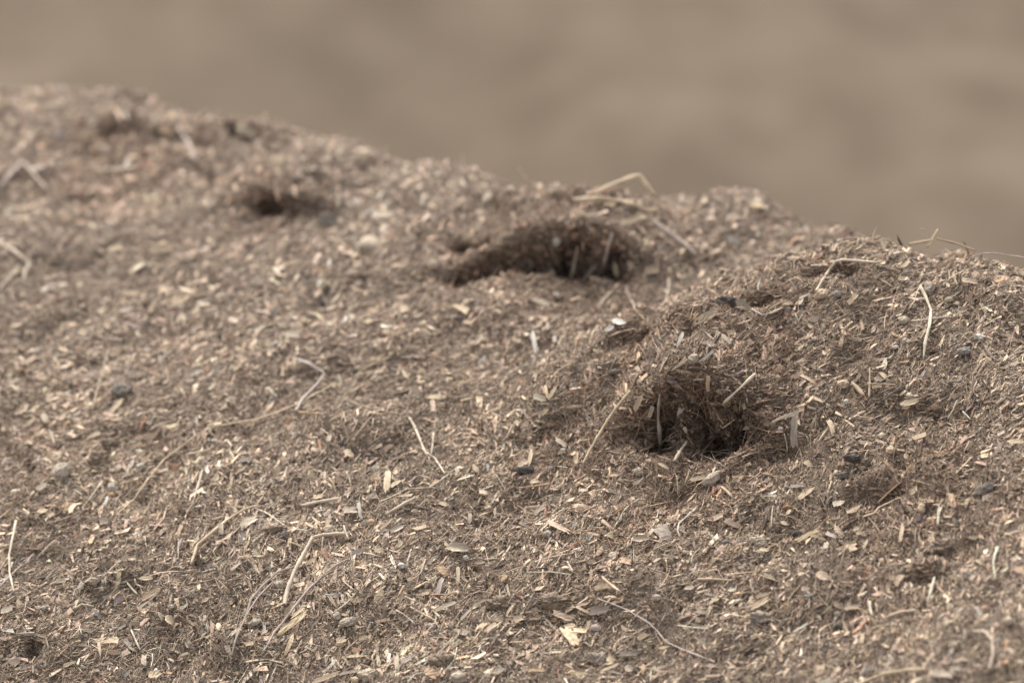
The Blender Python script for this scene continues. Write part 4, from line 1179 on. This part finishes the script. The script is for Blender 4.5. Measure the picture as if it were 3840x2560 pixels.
clod("I", (920,590), 90, 66, "brown", "round brown clod right of the large grey pebble")
lump("I", (1290,535), 38, 28, "cream", "bright left pebble in a dark dent")
lump("I", (1285,655), 38, 28, "white", "pale pebble below the bright left pebble")
lump("I", (130,900), 36, 30, "cream", "pale pebble near the left edge")
lump("I", (1030,850), 40, 36, "white", "white pebble with an orange husk in the left slope")
lump("I", (1025,915), 34, 22, "orange", "orange husk under the white pebble", name="seed_husk", cat="husk", grp="seed husks on the heap")
lump("J", (860,630), 46, 32, "grey", "fluffy grey pellet in the lower left")
lump("E", (1110,1440), 100, 56, "darkgrey", "dark stone behind the three crossed chips", ang=15)
lump("E", (335,1075), 30, 28, "white", "blurred white pebble near the left edge")
lump("A", (355,1190), 34, 42, "beige", "blurred pinkish pebble in the upper left slope")
lump("A", (485,735), 40, 32, "beige", "blurred beige pebble right of the folded straw pair")
lump("B", (1045,1090), 100, 80, "beige", "big blurred round stone between the burrows")
lump("B", (1630,1255), 40, 38, "beige", "blurred pale pebble under the small dark burrow")
lump("C", (155,1065), 34, 30, "beige", "pale pebble at the left foot of the middle burrow")
lump("C", (410,850), 34, 40, "white", "pale pebble at the upper left of the middle burrow")
lump("C", (410,1345), 34, 30, "white", "pale pebble in front of the middle burrow")
lump("C", (1110,785), 32, 28, "beige", "beige pebble right of the middle burrow rim")
lump("C", (1555,500), 44, 36, "grey", "blurred grey pebble on the middle crest")
clod("C", (1960,1410), 80, 40, "dark", "dark clod behind the front mound")
lump("G", (100,1530), 90, 34, "black", "black lump left in front of the front burrow")
lump("G", (970,625), 80, 26, "darkgrey", "dark flat stone on the left of the front mound")
lump("D", (1935,1190), 48, 28, "chalk", "white pebble on the right slope")
lump("D", (1800,1315), 62, 34, "blue", "blue grey pebble below the white right slope pebble", ang=15)
lump("D", (1170,1278), 34, 16, "chalk", "tiny flat white pebble left of the tall straw foot")
lump("D", (425,1200), 28, 16, "white", "tiny pale pebble far left on the right slope")
lump("D", (1480,740), 50, 60, "greybrown", "grey brown stone behind the top of the tall straw")
lump("D", (500,795), 62, 42, "tan", "tan rounded lump under the foot of the bent straw")
lump("D", (630,790), 44, 26, "blue", "blue grey pebble beside the tan rounded lump")
lump("D", (1660,840), 28, 24, "beige", "small pale pebble right of the tall straw")
lump("D", (1745,880), 24, 16, "cream", "small cream pebble right of the tall straw")
lump("D", (1250,1030), 54, 34, "beige", "beige stone left of the tall straw")
lump("H", (690,245), 52, 44, "pinktan", "round two tone seed on the right slope")
lump("H", (720,405), 24, 20, "chalk", "silvery speck below the round two tone seed")
lump("H", (1300,350), 30, 26, "cream", "round cream pebble touching the twin buff chips")
lump("H", (1045,718), 32, 24, "cream", "cream pebble in a dark pocket on the right slope", ang=35)
lump("H", (118,652), 22, 18, "white", "tiny white pebble left of the upright bark slab")
lump("H", (770,930), 70, 34, "black", "glossy black lump on the right slope", ang=-15)
lump("H", (685,1080), 52, 26, "darkgrey", "dark grey stone below the glossy black lump", ang=15)
lump("H", (1990,1210), 100, 44, "darkgrey", "dark grey elongated lump on the far right slope", ang=30)
lump("H", (1410,1385), 34, 42, "tan", "tan seed with a point in the lower far right", name="seed_husk", cat="husk", grp="seed husks on the heap")
lump("H", (1130,850), 40, 34, "pinktan", "pinkish pebble above the glossy black lump's right")
lump("H", (620,1062), 20, 14, "cream", "tiny cream pebble beside the dark grey stone")
lump("M", (640,400), 80, 30, "black", "black charred lump with a pale blade behind it")
lump("M", (865,978), 33, 28, "white", "round whitish ball low in the centre")
lump("M", (918,1050), 20, 15, "white", "tiny white pebble below the round whitish ball")
lump("M", (1010,212), 24, 18, "white", "small white pebble left of the long tan stalk foot")
lump("M", (1222,488), 24, 16, "cream", "small cream pebble before the front burrow")
lump("M", (1700,410), 46, 34, "grey", "grey pebble just before the front burrow")
lump("M", (1465,1190), 42, 34, "beige", "beige ribbed pebble low right of centre")
clod("N", (415,690), 90, 60, "brown", "brown grainy clod left of the pale pinkish split chip")
clod("N", (915,665), 110, 58, "brown", "brown grainy clod above the pale pinkish split chip")
clod("N", (1340,1205), 90, 52, "greybrown", "grey brown clod near the bottom right of the broken chip")
lump("N", (1865,635), 36, 28, "lilac", "mauve grey pebble above the arched grey stem")
lump("N", (1268,632), 20, 16, "orange", "small orange bead above the arched stem's start")
lump("N", (98,948), 16, 16, "chalk", "tiny chalky pebble near the bottom in the centre")
lump("N", (1310,915), 50, 30, "lilac", "dull mauve pebble right of the large broken chip")
lump("O", (165,235), 90, 48, "grey", "pale grey stone right in front of the front burrow", ang=35)
lump("O", (945,735), 58, 26, "black", "black charcoal lump beside the long bright splinter")
lump("O", (295,820), 36, 26, "darkgrey", "dark grey pebble left of the sandy patch")
lump("O", (1240,1085), 20, 16, "black", "dark speck on the big oval pinkish chip")
clod("O", (620,1510), 100, 46, "greybrown", "grey brown clod at the bottom right half", ang=5)
clod("O", (1650,1420), 20, 16, "dark", "tiny dark crumb left of the tan chip pair")
clod("O", (600,800), 80, 40, "beige", "sandy patch of crumbs left of the charcoal lump")
lump("O", (1325,1470), 34, 20, "grey", "small grey pebble under the tan chip pair")
lump("O", (865,500), 44, 24, "rust", "dark rust husk left of the small pale chip", name="seed_husk", cat="husk", grp="seed husks on the heap")
lump("P", (650,1060), 36, 32, "black", "black lump standing in for the shade of a hole at the bottom right")  # dark inside of a small hole, put in as a black lump
clod("P", (1620,320), 110, 60, "brown", "big brown clod on the far lower right slope")
lump("P", (1715,1210), 24, 20, "cream", "blurred cream pebble above the bottom right stalks")
lump("P", (1685,1285), 18, 22, "white", "blurred tiny white pebble near the bottom right")
lump("P", (2210,1000), 40, 34, "beige", "blurred beige pebble near the right edge at the bottom")
lump("J", (1570,870), 30, 20, "white", "small white pebble at the lower left")
lump("J", (400,875), 22, 18, "white", "tiny white pebble left of the pale curved straw")

# ---- look-alike small chips: each one a copy with its own place
KINDS = [("straw", "small buff wood chip lying loose, one of many look-alikes", "small buff wood chips"),
         ("tan", "small tan wood chip lying loose, one of many look-alikes", "small tan wood chips"),
         ("beige", "small greyish beige wood chip lying loose, one of many look-alikes", "small beige wood chips"),
         ("pinktan", "small pinkish wood chip lying loose, one of many look-alikes", "small pinkish wood chips")]
SH = ["torn", "point", "spindle", "round", "torn", "wedge"]
protos = []
for (c, lab, grp) in KINDS:
    for e in SH:
        protos.append((plate("wood_chip", 1.0, rng.uniform(.26, .5), .10, mat(c), e, .1, .05), lab, grp))
used = set()
placed = 0
while placed < 75:
    x = rng.uniform(30, 3810); y = rng.uniform(520, 2540)
    if rng.random() > (y / 2560) ** 1.2: continue
    h = hit(x, y)
    if h is None or h[1][2] < .45: continue
    k = int(rng.choice(4, p=[.42, .25, .2, .13])) * 6 + int(rng.integers(6))
    src, lab, grp = protos[k]
    if k in used:
        o = src.copy(); col.objects.link(o)
    else:
        o = src; used.add(k)
    L = rng.uniform(.0075, .0135)
    tocam = CAM - h[0]; tocam /= np.linalg.norm(tocam)
    n = h[1] * .8 + tocam * .3 + rng.normal(0, .25, 3); n /= np.linalg.norm(n)
    v = np.array([math.cos(b := rng.uniform(0, 6.28)), math.sin(b), 0]); ax = v - n * (v @ n); ax /= np.linalg.norm(ax)
    sd_ = np.cross(n, ax)
    put(o, h[0] + h[1] * .0035, ax * L, sd_ * L * rng.uniform(.8, 1.2), n * L)
    o["label"] = lab; o["category"] = "wood chip"; o["group"] = grp
    placed += 1
for k, (src, _, _) in enumerate(protos):
    if k not in used: bpy.data.objects.remove(src)
